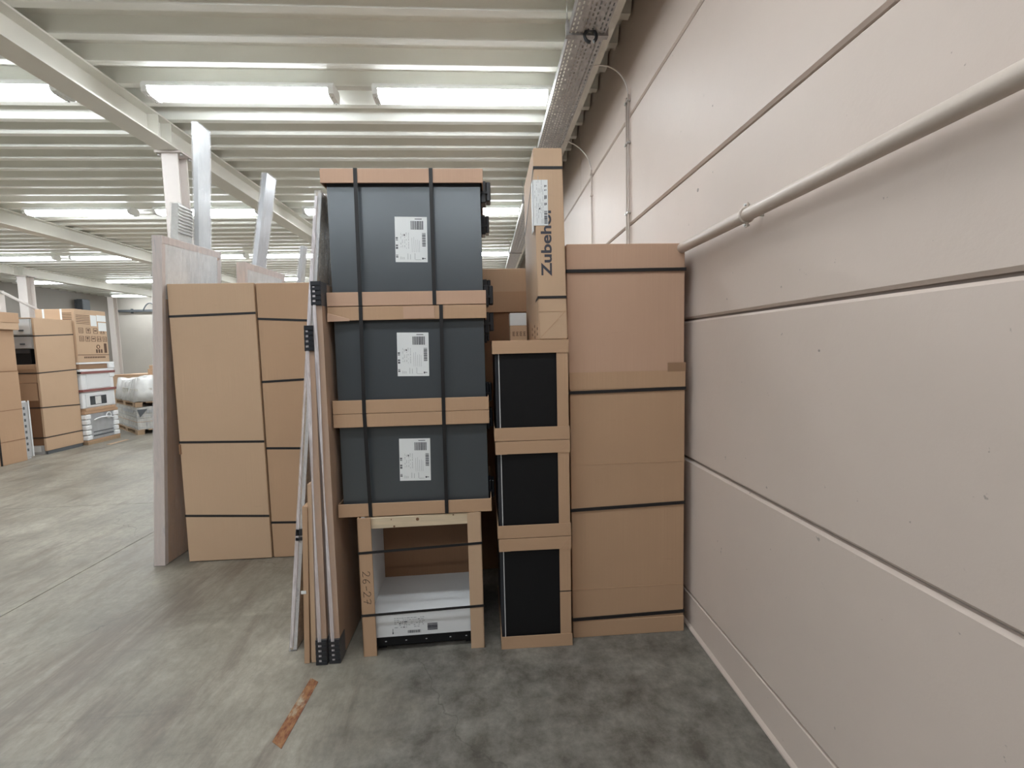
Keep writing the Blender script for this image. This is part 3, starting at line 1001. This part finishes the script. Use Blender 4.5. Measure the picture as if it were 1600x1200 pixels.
# ------------------------------------------------------------ boards leaning beside the stack
def protector(parent, x0, x1, xt0, xt1, z0, z1, y=-0.006, y1=0.07):
    c = bmesh.new()
    lean(c, x0, x1, xt0, xt1, y, y1, z0, z1)
    p = obj('corner_protector', c, 'blackp', parent)
    n = 5
    for i in range(n):
        f0, f1 = (i + 0.15) / n, (i + 0.7) / n
        c = bmesh.new()
        a0, a1 = x0 + (xt0 - x0) * f0, x1 + (xt1 - x1) * f0
        b0, b1 = x0 + (xt0 - x0) * f1, x1 + (xt1 - x1) * f1
        lean(c, a0 + 0.001, a1 - 0.001, b0 + 0.001, b1 - 0.001, y - 0.004, y, z0 + (z1 - z0) * f0, z0 + (z1 - z0) * f1)
        obj('rib', c, 'blackp', p)

def board(name, lab, xb0, xb1, xt0, xt1, y0, y1, h, core, filmname=None, prot=(), cat='panel'):
    t = thing(name, lab, cat, ((xb0 + xb1) / 2, y0, 0))
    cx = (xb0 + xb1) / 2
    c = bmesh.new()
    lean(c, xb0 - cx, xb1 - cx, xt0 - cx, xt1 - cx, 0, y1 - y0, 0.002, h)
    obj('board', c, core, t)
    if filmname:
        c = bmesh.new()
        e = 0.004
        lean(c, xb0 - cx - e, xb1 - cx + e, xt0 - cx - e, xt1 - cx + e, -0.010, y1 - y0 + e, 0.0, h + e)
        obj('film_wrap', c, filmname, t)
        # gathered pleats of film running up the front edge
        rnd = random.Random(name + lab)
        for kx in (0.34,):
            c = bmesh.new()
            n = 14
            pts = []
            for i in range(n + 1):
                f = i / n
                xx = (xb0 + (xb1 - xb0) * kx) * (1 - f) + (xt0 + (xt1 - xt0) * kx) * f - cx + 0.005 * math.sin(2.2 * f + kx * 9)
                pts.append((xx, -0.012, h * (0.01 + 0.98 * f)))
            for i in range(n):
                a, b_ = pts[i], pts[i + 1]
                w0 = 0.006 + 0.003 * math.sin(i * 0.7)
                w1 = 0.006 + 0.003 * math.sin((i + 1) * 0.7)
                hexa(c, [(a[0] - w0, a[1] - 0.002, a[2]), (a[0] + w0, a[1] - 0.002, a[2]), (a[0] + w0, a[1] + 0.002, a[2]), (a[0] - w0, a[1] + 0.002, a[2])],
                     [(b_[0] - w1, b_[1] - 0.002, b_[2]), (b_[0] + w1, b_[1] - 0.002, b_[2]), (b_[0] + w1, b_[1] + 0.002, b_[2]), (b_[0] - w1, b_[1] + 0.002, b_[2])])
            obj('film_pleat', c, 'pleat', t)
    def at(z):
        f = z / h
        return xb0 + (xt0 - xb0) * f - cx, xb1 + (xt1 - xb1) * f - cx
    for z0, z1 in prot:
        a, b_ = at(z0), at(z1)
        protector(t, a[0] - 0.006, a[1] + 0.003, b_[0] - 0.006, b_[1] + 0.003, z0, z1, -0.012)
    return t
board('wrapped_board', 'film wrapped board nearest the graphite stack with black corner protectors', -0.781, -0.737, -0.769, -0.733, 2.13, 3.33, 1.816, 'card', 'filmp', ((0.0, 0.12), (1.714, 1.822)))
board('wrapped_board', 'film wrapped board second from the stack, lower, black protectors at both ends', -0.842, -0.798, -0.806, -0.775, 2.125, 3.30, 1.618, 'card', 'filmp', ((0.0, 0.125), (1.508, 1.624)))
board('cardboard_sheet', 'taller of the two short flat cardboard packs leaning left of the film wrapped boards', -0.878, -0.855, -0.848, -0.828, 2.135, 3.1, 0.884, 'card2')
cs = board('cardboard_sheet', 'shortest flat cardboard pack with a white sticker on its edge', -0.909, -0.885, -0.876, -0.852, 2.13, 3.0, 0.778, 'card')
part('sticker', 'paper', cs, (-0.008, 0.016, -0.0015, 0.0, 0.352, 0.368))
tall = board('tall_leaning_panel', 'tallest thin panel in shiny film leaning right onto the graphite stack', -1.021, -0.991, -0.768, -0.744, 2.24, 3.30, 2.254, 'honey', 'film')
c = bmesh.new()
lean(c, 0.0, 0.0175, 0.2495, 0.2645, -0.003, 0.002, 0.004, 2.25)
obj('edge_strip', c, 'edge', tall)
c = bmesh.new()
lean(c, 0.051, 0.082, 0.055, 0.086, -0.014, 0.05, 0.60, 0.632)
obj('edge_clip', c, 'blackp', tall)
c = bmesh.new()
lean(c, 0.050, 0.080, 0.051, 0.081, -0.014, 0.05, 0.575, 0.590)
obj('edge_clip', c, 'blackp', tall)

# ------------------------------------------------------------ the two tall cartons on the left
t = thing('strapped_carton', 'tall plain brown carton with three straps, left one of the pair', 'carton', (-1.892, 3.31, 0), 0, 'pair of tall brown cartons')
part('carton_body', 'card2', t, (-0.290, 0.294, 0, 0.27, 0.006, 1.998), bev=0.003)
for za, zb in ((1.774, 1.789), (0.886, 0.872), (0.349, 0.322)):
    c = bmesh.new()
    hexa(c, [(-0.292, -0.002, za - 0.008), (0.296, -0.002, zb - 0.008), (0.296, 0.0, zb - 0.008), (-0.292, 0.0, za - 0.008)],
         [(-0.292, -0.002, za + 0.008), (0.296, -0.002, zb + 0.008), (0.296, 0.0, zb + 0.008), (-0.292, 0.0, za + 0.008)])
    bx(c, -0.292, -0.290, -0.002, 0.272, za - 0.008, za + 0.008)
    obj('strap', c, 'strap', t)
part('torn_corner', 'carddark', t, (-0.294, -0.282, -0.006, 0.01, 0.80, 0.872))
t = thing('strapped_carton', 'tall plain brown carton with four straps, right one of the pair beside leaning panels', 'carton', (-1.32, 3.318, 0), 0, 'pair of tall brown cartons')
part('carton_body', 'card', t, (-0.268, 0.30, 0, 0.26, 0.004, 1.996), bev=0.003)
for za, zb in ((1.748, 1.718), (1.300, 1.322), (0.820, 0.800), (0.268, 0.250)):
    c = bmesh.new()
    hexa(c, [(-0.27, -0.002, za - 0.008), (0.302, -0.002, zb - 0.008), (0.302, 0.0, zb - 0.008), (-0.27, 0.0, za - 0.008)],
         [(-0.27, -0.002, za + 0.008), (0.302, -0.002, zb + 0.008), (0.302, 0.0, zb + 0.008), (-0.27, 0.0, za + 0.008)])
    obj('strap', c, 'strap', t)

# film wrapped panel leaning against the left carton
def wrapped_panel(name, lab, xb0, xb1, xt0, xt1, y0, y1, h, hb, core, fm, rim=0.045, endrim=True, face='foil'):
    t = thing(name, lab, 'panel', ((xb0 + xb1) / 2, y0, 0))
    cx = (xb0 + xb1) / 2
    D = y1 - y0
    c = bmesh.new()
    lean(c, xb0 - cx, xb1 - cx, xt0 - cx, xt1 - cx, 0, D, 0.002, h, hb)
    obj('board', c, core, t)
    def at(z):
        f = z / h
        return xb0 + (xt0 - xb0) * f - cx, xb1 + (xt1 - xb1) * f - cx
    if endrim:
        a, b_ = at(h - rim), at(h)
        c = bmesh.new()
        lean(c, a[0] - 0.004, a[1] + 0.004, b_[0] - 0.004, b_[1] + 0.004, -0.004, D + 0.004, h - rim, h + 0.004, hb + 0.004)
        bmv = [v for v in c.verts]
        for v in bmv[:4]:
            v.co.z += (hb - h) * (v.co.y / D)
        obj('top_edge_strip', c, 'rim', t)
        b0, b1 = at(0), at(h - rim)
        c = bmesh.new()
        lean(c, b0[0] - 0.003, b0[1] + 0.003, b1[0] - 0.003, b1[1] + 0.003, -0.004, 0.03, 0.002, h - rim)
        obj('front_edge_strip', c, 'rim', t)
        c = bmesh.new()
        lean(c, b0[0] - 0.003, b0[1] + 0.003, b1[0] - 0.003, b1[1] + 0.003, D - 0.05, D + 0.003, 0.002, h - rim, hb - rim)
        obj('rear_edge_strip', c, 'rim', t)
    if endrim:
        a, b_ = at(h - 0.42), at(h - rim)
        c = bmesh.new()
        lean(c, a[0] - 0.002, a[1] + 0.002, b_[0] - 0.002, b_[1] + 0.002, 0.03, D - 0.05, h - 0.42, h - rim, hb - rim)
        obj('white_upper_face', c, 'foil', t)  # upper part of the face, whiter than the board below
    c = bmesh.new()
    e = 0.007
    lean(c, xb0 - cx - e, xb1 - cx + e, xt0 - cx - e, xt1 - cx + e, -e, D + e, 0.0, h + e, hb + e)
    obj('film_wrap', c, fm, t)
    return t
wrapped_panel('film_wrapped_panel', 'broad film wrapped panel with cardboard rim leaning at the left carton', -2.400, -2.330, -2.222, -2.169, 3.28, 3.975, 2.315, 2.345, 'card', 'filmw')
wrapped_panel('film_wrapped_panel', 'lower film wrapped panel with cardboard rim behind the pair of tall cartons', -2.015, -1.96, -1.865, -1.81, 3.64, 4.32, 2.20, 2.215, 'silver', 'filmw')
wrapped_panel('foil_wrapped_plank', 'tallest plank wrapped in white foil, in front of the near roof beam', -2.652, -2.612, -2.437, -2.400, 4.19, 4.365, 3.49, 3.49, 'plankfoil', 'filmw', endrim=False)
wrapped_panel('foil_wrapped_plank', 'second tallest plank in silvery foil behind the tall cartons', -2.337, -2.302, -1.797, -1.762, 4.0, 4.163, 3.0, 3.0, 'silver', 'filmw', endrim=False)
wrapped_panel('foil_wrapped_plank', 'shortest thin foil wrapped plank left of the leaning panels', -2.04, -2.01, -1.667, -1.637, 4.37, 4.45, 2.485, 2.485, 'plankfoil', 'filmw', endrim=False)
t = wrapped_panel('bubble_wrapped_pack', 'flat pack in wrinkled bubble wrap in front of the pinkish steel column', -2.80, -2.75, -2.535, -2.48, 3.985, 4.165, 2.755, 2.745, 'foil', 'bubble', endrim=False)
# folds of bubble wrap around its top
for i in range(9):
    z = 2.735 - i * 0.026
    f = z / 2.755
    x0 = -2.80 + (-2.535 + 2.80) * f + 2.775
    c = bmesh.new()
    tube(c, [(x0 + 0.062 - 0.006, 0.0, z), (x0 + 0.064, 0.06, z - 0.004), (x0 + 0.062, 0.13, z + 0.003), (x0 + 0.060, 0.175, z - 0.002)], 0.006, 6)
    obj('wrap_fold', c, 'foil', t)

# ------------------------------------------------------------ goods far left along the aisle
G = 'goods along the far aisle'
t = thing('aisle_carton', 'leftmost tall brown carton with vertical strap at the picture edge', 'carton', (-6.85, 6.20, 0))
part('carton_body', 'card2', t, (-0.75, 0.0, 0, 0.50, 0, 1.34), (-0.75, -0.012, 0, 0.49, 1.34, 1.93), bev=0.004)
part('carton_body', 'card', t, (-0.75, 0.006, 0.505, 0.865, 0, 1.33), (-0.75, -0.01, 0.505, 0.875, 1.335, 1.93), bev=0.004)
part('strap', 'strap', t, (-0.004, 0.012, 0.495, 0.512, 0, 1.85))
for z in (0.33, 0.775, 1.332):
    part('fold_seam', 'carddark', t, (-0.002, 0.0085, 0.0, 0.868, z - 0.004, z + 0.004))
t = thing('lid_carton', 'flat shallow brown carton lying on top of the leftmost tall carton', 'carton', (-6.80, 6.15, 1.932))
part('carton_body', 'card2', t, (-0.9, 0.0, 0, 0.95, 0.0, 0.235), bev=0.004)
part('lid', 'card', t, (-0.905, 0.006, -0.006, 0.956, 0.10, 0.245), bev=0.004)
# drawer-front panel leaning between the cartons
t = thing('leaning_front', 'thin white cabinet front leaning between the leftmost carton and the open stack', 'panel', (-6.90, 7.082, 0))
part('panel_face', 'greyfront', t, (-0.02, 0.0, 0.0, 0.12, 0.03, 0.86), bev=0.003)
part('panel_edge', 'white', t, (-0.001, 0.012, 0.118, 0.138, 0.03, 0.88), bev=0.002)
part('foam_edge', 'foam', t, (-0.03, -0.02, 0.0, 0.12, 0.0, 0.88))
for i in range(8):
    part('handle_hole', 'darksteel', t, (-0.001, 0.002, 0.05, 0.075, 0.12 + i * 0.09, 0.16 + i * 0.09))
# tall carton B
t = thing('strapped_cover', 'tall brown cover sheet with four horizontal straps beside the printed appliance carton', 'cardboard cover', (-6.90, 7.43, 0))
part('cover_sheet', 'card2', t, (-0.035, 0.0, 0, 0.655, 0.055, 2.135), bev=0.004)
part('top_sheet', 'card2', t, (-0.40, -0.035, 0.0, 0.655, 2.128, 2.140))
part('skid', 'darksteel', t, (-0.034, -0.005, 0.02, 0.64, 0, 0.055))
for za, zb in ((1.857, 1.900), (1.283, 1.313), (0.742, 0.714), (0.267, 0.269)):
    c = bmesh.new()
    hexa(c, [(0.0, -0.002, za - 0.008), (0.003, -0.002, za - 0.008), (0.003, 0.655, zb - 0.008), (0.0, 0.655, zb - 0.008)],
         [(0.0, -0.002, za + 0.008), (0.003, -0.002, za + 0.008), (0.003, 0.655, zb + 0.008), (0.0, 0.655, zb + 0.008)])
    bx(c, -0.40, 0.003, -0.004, -0.001, za - 0.008, za + 0.008)
    obj('strap', c, 'strap', t)
# drawers and boxes stored behind it, seen on its left
stack = [(0.0, 0.14, 'greyfront', 'low grey board base with a white sticker under the open stack beside tall carton', 'crate'),
         (0.142, 1.13, 'carddark', 'open carton, shaded void painted dark brown, in the shadowed stack beside tall strapped carton', 'carton'),  # solid box, its dark colour paints in the shade of a void
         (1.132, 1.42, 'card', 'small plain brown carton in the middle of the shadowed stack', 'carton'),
         (1.422, 1.66, 'black', 'black unit between brown and white ones in the shadowed stack', 'unit'),
         (1.662, 1.87, 'greyfront', 'white drawer unit with dark handle in the shadowed stack', 'drawer unit'),
         (1.872, 2.122, 'white', 'topmost white drawer unit of the shadowed stack behind tall carton', 'drawer unit')]
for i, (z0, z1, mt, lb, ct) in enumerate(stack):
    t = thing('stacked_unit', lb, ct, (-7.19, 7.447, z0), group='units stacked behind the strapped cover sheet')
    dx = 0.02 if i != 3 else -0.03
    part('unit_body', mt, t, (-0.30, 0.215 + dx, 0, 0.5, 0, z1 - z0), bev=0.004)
    if mt in ('greyfront', 'white') and z0 > 1:
        part('drawer_front', mt, t, (-0.29, 0.205 + dx, -0.012, 0, 0.01, z1 - z0 - 0.01), bev=0.003)
        part('handle', 'darksteel', t, (0.06, 0.13, -0.02, -0.012, 0.06, 0.085))
    elif z0 == 0.0:
        part('sticker', 'paper', t, (0.05, 0.19, -0.003, 0.0, 0.04, 0.13))
    else:
        part('flap', 'card' if mt != 'black' else 'blackp', t, (-0.29, 0.21 + dx, -0.008, 0, (z1 - z0) * 0.72, (z1 - z0) - 0.006), bev=0.002)

# appliance stack
def appliance(name, lab, z0, h, build):
    t = thing(name, lab, 'appliance', (-6.87, 8.10, z0))
    build(t, h)
    return t
W2 = 0.70
def washer(t, h):
    part('foam_shell', 'foam', t, (-0.62, 0.0, 0.02, W2 - 0.01, 0, h), bev=0.01)
    part('side_panel', 'white', t, (-0.56, 0.012, 0.11, W2 - 0.09, 0.06, h - 0.06), bev=0.006)
    part('foam_cap', 'foam', t, (-0.63, 0.02, 0.0, 0.10, h - 0.10, h), (-0.63, 0.02, W2 - 0.13, W2, h - 0.16, h), bev=0.012)
    for z in (0.03, h - 0.06):
        part('strap', 'redstrap', t, (-0.63, 0.026, 0.0, W2 + 0.004, z - 0.02, z + 0.02))
def oven(t, h):
    part('foam_shell', 'foam', t, (-0.62, 0.0, 0.01, W2 - 0.01, 0, h), bev=0.01)
    part('oven_front', 'white', t, (-0.02, 0.010, 0.06, W2 - 0.05, 0.02, h - 0.03), bev=0.004)
    part('window', 'glass', t, (0.0, 0.014, 0.14, W2 - 0.22, 0.05, h - 0.07), bev=0.003)
    part('reflective_film', 'foil', t, (0.012, 0.016, 0.24, 0.36, 0.06, h - 0.08))
def cooker(t, h):
    part('oven_body', 'silver', t, (-0.60, 0.0, 0.08, W2 - 0.08, 0.0, h), bev=0.004)
    for s, ya in ((0, 0.0), (1, W2 - 0.11)):
        c = bmesh.new()
        for i in range(5):
            zz = i * h / 5
            bx(c, -0.12, 0.03, ya, ya + 0.11 - 0.015 * (i % 2), zz + 0.004, zz + h / 5 - 0.008, bev=0.012)
        obj('foam_corner', c, 'foam', t)
    c = bmesh.new()
    tube(c, bez((0.03, 0.16, h - 0.12), (0.05, 0.22, h - 0.06), (0.05, 0.45, h - 0.08), (0.03, 0.56, h - 0.12)), 0.012, 8)
    obj('handle', c, 'foam', t)
    c = bmesh.new()
    ring(c, (0.03, 0.47, h - 0.07), 0.05, 0.010, 'x', 0, 360, 20, 6)
    obj('coiled_cable', c, 'foam', t)
    part('knob_strip', 'darksteel', t, (0.0, 0.006, 0.16, 0.58, 0.05, 0.075), (0.0, 0.006, 0.16, 0.58, 0.12, 0.135))
appliance('packed_cooker', 'silver cooker with white foam corners at the bottom of the appliance stack', 0.075, 0.455, cooker)
t = thing('wooden_skid', 'low wooden skid under the silver foam cornered cooker', 'pallet', (-6.87, 8.10, 0))
for i in range(3):
    part('skid_block', 'pallet', t, (-0.58 + i * 0.25, -0.48 + i * 0.25, 0.01, W2, 0, 0.05))
part('skid_board', 'card', t, (-0.62, 0.02, 0.0, W2 + 0.01, 0.05, 0.074))
t = appliance('packed_oven', 'white built in oven with dark window, between cooker and washing machine', 0.63, 0.275, oven)
t = thing('cardboard_tray', 'brown cardboard tray between the silver cooker and the white oven', 'tray', (-6.87, 8.10, 0.531))
part('tray_front', 'card', t, (-0.62, 0.02, 0.0, W2, 0.0, 0.05), (-0.62, 0.025, 0.02, W2 - 0.05, 0.05, 0.097), bev=0.004)
appliance('packed_washing_machine', 'white foam packed washing machine with maroon straps in the appliance stack', 0.907, 0.40, washer)
t = thing('cardboard_tray', 'brown and white tray directly under the big printed appliance carton', 'tray', (-6.87, 8.10, 1.309))
part('tray_body', 'tape', t, (-0.62, 0.0, 0.0, W2 - 0.12, 0.0, 0.085), bev=0.003)
part('foam_lid', 'foam', t, (-0.63, 0.015, -0.01, W2 + 0.02, 0.085, 0.115), bev=0.004)
part('foam_corner', 'foam', t, (-0.1, 0.03, W2 - 0.13, W2, 0.0, 0.085), bev=0.008)
# printed appliance carton on top
t = thing('printed_carton', 'big brown appliance carton printed with handling symbols and white labels', 'carton', (-6.87, 8.10, 1.426))
part('carton_body', 'card2', t, (-0.62, 0.0, 0, 0.64, 0, 0.905), bev=0.006)
c = bmesh.new()
for i in range(6):
    bx(c, 0.0, 0.002, 0.03, 0.29, 0.66 + i * 0.028, 0.668 + i * 0.028)
    bx(c, -0.22, -0.04, -0.002, 0.0, 0.70 + i * 0.026, 0.71 + i * 0.026)
stuff(obj('text_lines', c, 'inkbrown', t))
for r_, zz, n in ((0, 0.50, 4), (1, 0.36, 5)):
    for i in range(n):
        ya = 0.06 + i * (0.145 if n == 4 else 0.118)
        c = bmesh.new()
        s = 0.085
        bx(c, 0.0, 0.002, ya, ya + s, zz, zz + 0.007); bx(c, 0.0, 0.002, ya, ya + s, zz + s, zz + s + 0.007)
        bx(c, 0.0, 0.002, ya, ya + 0.007, zz, zz + s); bx(c, 0.0, 0.002, ya + s - 0.007, ya + s, zz, zz + s)
        kk = (r_ * 4 + i) % 4
        if kk == 0:
            for q in range(3): bx(c, 0.0, 0.002, ya + 0.02, ya + 0.065, zz + 0.02 + q * 0.02, zz + 0.028 + q * 0.02)
        elif kk == 1:
            bx(c, 0.0, 0.002, ya + 0.038, ya + 0.048, zz + 0.015, zz + 0.07); bx(c, 0.0, 0.002, ya + 0.025, ya + 0.061, zz + 0.05, zz + 0.072)
        elif kk == 2:
            bx(c, 0.0, 0.002, ya + 0.02, ya + 0.065, zz + 0.04, zz + 0.06)
        else:
            bx(c, 0.0, 0.002, ya + 0.02, ya + 0.03, zz + 0.02, zz + 0.065); bx(c, 0.0, 0.002, ya + 0.055, ya + 0.065, zz + 0.02, zz + 0.065)
        obj('handling_symbol', c, 'inkbrown', t)
c = bmesh.new()
bx(c, 0.0, 0.002, 0.545, 0.60, 0.16, 0.33)
ring(c, (0.001, 0.42, 0.27), 0.03, 0.006, 'x', 0, 360, 16, 6)
for q in range(3): bx(c, 0.0, 0.002, 0.37 + q * 0.05, 0.40 + q * 0.05, 0.16, 0.225)
bx(c, 0.0, 0.0022, 0.0, 0.64, 0.122, 0.132)
for q in range(13): bx(c, 0.0, 0.002, 0.12 + q * 0.034, 0.142 + q * 0.034, 0.07, 0.098)
stuff(obj('printed_pictogram', c, 'inkbrown', t))
for ya, yb, za, zb in ((0.31, 0.43, 0.63, 0.82), (0.44, 0.63, 0.72, 0.83), (0.46, 0.63, 0.55, 0.70)):
    part('white_label', 'paper', t, (0.0, 0.003, ya, yb, za, zb))
for ya in (-0.50, -0.22):
    part('white_strap', 'paper', t, (ya, ya + 0.03, -0.003, 0.0, 0.5, 0.905))
# rack frame behind the cartons
t = thing('rack_frame', 'white steel rack end frame with a diagonal brace above the leftmost cartons', 'rack', (-8.90, 9.0, 0))
bb = bmesh.new(); bx(bb, -0.045, 0.045, -0.045, 0.045, 0, 2.78); obj('upright', bb, 'column', t)
bb = bmesh.new(); tube(bb, [(0.05, 0.0, 2.75), (0.55, 0.1, 2.42)], 0.025, 6); obj('brace', bb, 'column', t)
bb = bmesh.new(); tube(bb, [(0.0, 0.0, 2.3), (0.35, 0.1, 2.1)], 0.025, 6); obj('brace', bb, 'column', t)

# wrapped pallets
def pallet(x, y, z, rz, lab):
    t = thing('wooden_pallet', lab, 'pallet', (x, y, z), rz)
    t.scale = (1.4, 1, 1)
    for i in range(5):
        yy_ = i * (0.8 - 0.12) / 4
        part('deck_board', 'pallet', t, (0, 1.2, yy_, yy_ + 0.12, 0.072, 0.092))
    for i in range(3):
        for j in range(3):
            part('block', 'pallet', t, (i * 0.53, i * 0.53 + 0.13, j * 0.345, j * 0.345 + 0.11, 0.015, 0.072))
    for j in range(3):
        part('runner', 'pallet', t, (0, 1.2, j * 0.345, j * 0.345 + 0.11, 0, 0.015))
    return t
RZ = rad(138)
# local x runs to the back left, local y to the lower left; shift so the near corner is the pallet's corner
ca, sa = math.cos(RZ), math.sin(RZ)
def loc2w(lx, ly):
    return (-6.68 + lx * ca - ly * sa, 8.99 + lx * sa + ly * ca)
px, py = loc2w(0, -0.8)
pallet(px, py, 0.0, RZ, 'wooden pallet on the floor under the shrink wrapped goods at far left')
def heap(name, lab, z0, h, cover):
    t = thing(name, lab, 'wrapped goods', (px, py, z0), RZ)
    t.scale = (1.4, 1, 1)
    rnd_ = random.Random(name)
    if not cover:
        for lv in range(2):
            for i in range(4):
                for j in range(2):
                    part('small_carton', 'goods', t, (0.02 + i * 0.29, 0.02 + i * 0.29 + 0.28, 0.02 + j * 0.385, 0.02 + j * 0.385 + 0.375, lv * h / 2, lv * h / 2 + h / 2 - 0.006), bev=0.006)
        for q in range(4):
            part('paper_band', 'card2' if q == 1 else 'inkgrey', t, (0.012, 1.19, 0.012, 0.79, h * (0.08 + 0.25 * q), h * (0.10 + 0.25 * q)))
        part('film_wrap', 'filmw', t, (0.005, 1.195, 0.005, 0.795, 0.0, h))
        c = bmesh.new()
        for i in range(12):
            bx(c, 0.0, 0.003, 0.1 + i * 0.045, 0.1 + i * 0.045 + 0.03, h * 0.72, h * 0.86)
            bx(c, 0.15 + i * 0.05, 0.18 + i * 0.05, 0.797, 0.80, h * 0.72, h * 0.86)
        stuff(obj('printed_letters', c, 'inkgrey', t))
        c = bmesh.new()
        v1 = [c.verts.new(p) for p in ((-0.002, 0.62, h * 0.9), (-0.002, 0.78, h * 0.9), (-0.002, 0.74, h * 0.55))]
        c.faces.new(v1)
        o_ = obj('dark_triangle', c, 'darksteel', t)
    else:
        c = bmesh.new()
        n, m_ = 30, 20
        g_ = []
        for i in range(n + 1):
            rw = []
            for j in range(m_ + 1):
                x = 1.2 * i / n; y = 0.8 * j / m_
                e = min(i, n - i, j, m_ - j)
                z = h * (0.70 + 0.25 * noise.noise(Vector((x * 2.1, y * 2.3, 3.1))) + 0.09 * noise.noise(Vector((x * 9, y * 9, 1))))
                dd = 0.0
                if e == 0: z = 0.0 + 0.03 * abs(noise.noise(Vector((x * 6, y * 6, 0))))
                elif e == 1:
                    z = z * 0.45
                x2 = x + 0.03 * noise.noise(Vector((x * 5, y * 5, z * 7)))
                y2 = y + 0.03 * noise.noise(Vector((y * 5, x * 5, z * 7 + 3)))
                rw.append(c.verts.new((x2, y2, z)))
            g_.append(rw)
        for i in range(n):
            for j in range(m_):
                f = c.faces.new((g_[i][j], g_[i + 1][j], g_[i + 1][j + 1], g_[i][j + 1]))
                f.smooth = True
        c.faces.new([g_[0][j] for j in range(m_ + 1)] + [g_[i][m_] for i in range(1, n + 1)] + [g_[n][j] for j in range(m_ - 1, -1, -1)] + [g_[i][0] for i in range(n - 1, 0, -1)])
        obj('foil_cover', c, 'foil', t)
        for i, (x, y) in enumerate(((0.05, 0.1), (0.05, 0.5), (0.5, 0.1), (0.5, 0.5), (0.85, 0.3))):
            part('covered_box', 'goods', t, (x, x + 0.3, y, y + 0.26, 0.0, h * 0.42))
    return t
heap('wrapped_cartons', 'shrink wrapped grey white cartons on the lower pallet at far left', 0.0925, 0.44, False)
pallet(px, py, 0.535, RZ, 'wooden pallet lying on the shrink wrapped cartons, under the white foil heap')
heap('foil_covered_goods', 'heap under crumpled white foil on the upper pallet at far left', 0.628, 0.60, True)
# cartons on a pile further behind
t = thing('floor_pallet_box', 'long brown crate standing behind the foil covered heap', 'crate', (-8.3, 10.6, 0))
part('crate_body', 'card2', t, (0, 1.5, 0, 0.8, 0, 1.08), bev=0.004)
part('lid_board', 'card', t, (-0.01, 1.51, -0.01, 0.81, 1.08, 1.11))
for z0, h, x0, x1, lb in ((1.112, 0.11, 0.72, 1.4, 'upper row brown carton on the long crate, left of the leaning film panel'), (1.224, 0.08, 0.76, 1.36, 'thin topmost brown carton on the long crate behind the foil heap')):
    t = thing('small_flat_carton', lb, 'carton', (-8.3, 10.65, z0))
    part('carton_body', 'card', t, (x0, x1, 0, 0.5, 0, h), bev=0.004)
    part('tape_strip', 'tape', t, (x0 + 0.25, x0 + 0.32, -0.001, 0.501, -0.0, h + 0.001))
# services on the back wall
t = thing('wall_rail', 'dark horizontal rail across the back wall above the wrapped pallets', 'rail', (-13.4, YB - 0.08, 3.18))
bb = bmesh.new(); bx(bb, 0, 8.0, -0.05, 0.03, -0.04, 0.04); obj('rail_bar', bb, 'darksteel', t)
for x in (0.5, 2.5, 4.5, 6.5):
    part('wall_bracket', 'darksteel', t, (x, x + 0.06, 0.03, 0.08, -0.08, 0.08))
bb = bmesh.new(); tube(bb, bez((1.0, -0.06, 0.0), (1.15, -0.06, 0.35), (1.35, -0.06, 0.35), (1.5, -0.06, 0.02)), 0.022, 6); obj('cable_arch', bb, 'darksteel', t)
t = thing('air_heater', 'dark wall mounted heater box with bracket in the far left corner', 'heater', (-13.6, 16.0, 3.05))
part('heater_body', 'darksteel', t, (0.06, 0.25, 0.1, 0.4, 0.0, 0.42), bev=0.01)
part('wall_bracket', 'darksteel', t, (0.0, 0.06, 0.1, 0.4, 0.1, 0.4))
part('grille', 'darksteel', t, (0.25, 0.255, 0.13, 0.37, 0.05, 0.37))
t = thing('scrap_strip', 'pale strip of cardboard lying on the floor before the silver cooker', 'scrap', (-6.55, 8.1, 0))
part('strip', 'card2', t, (0, 0.06, 0, 0.42, 0, 0.006))
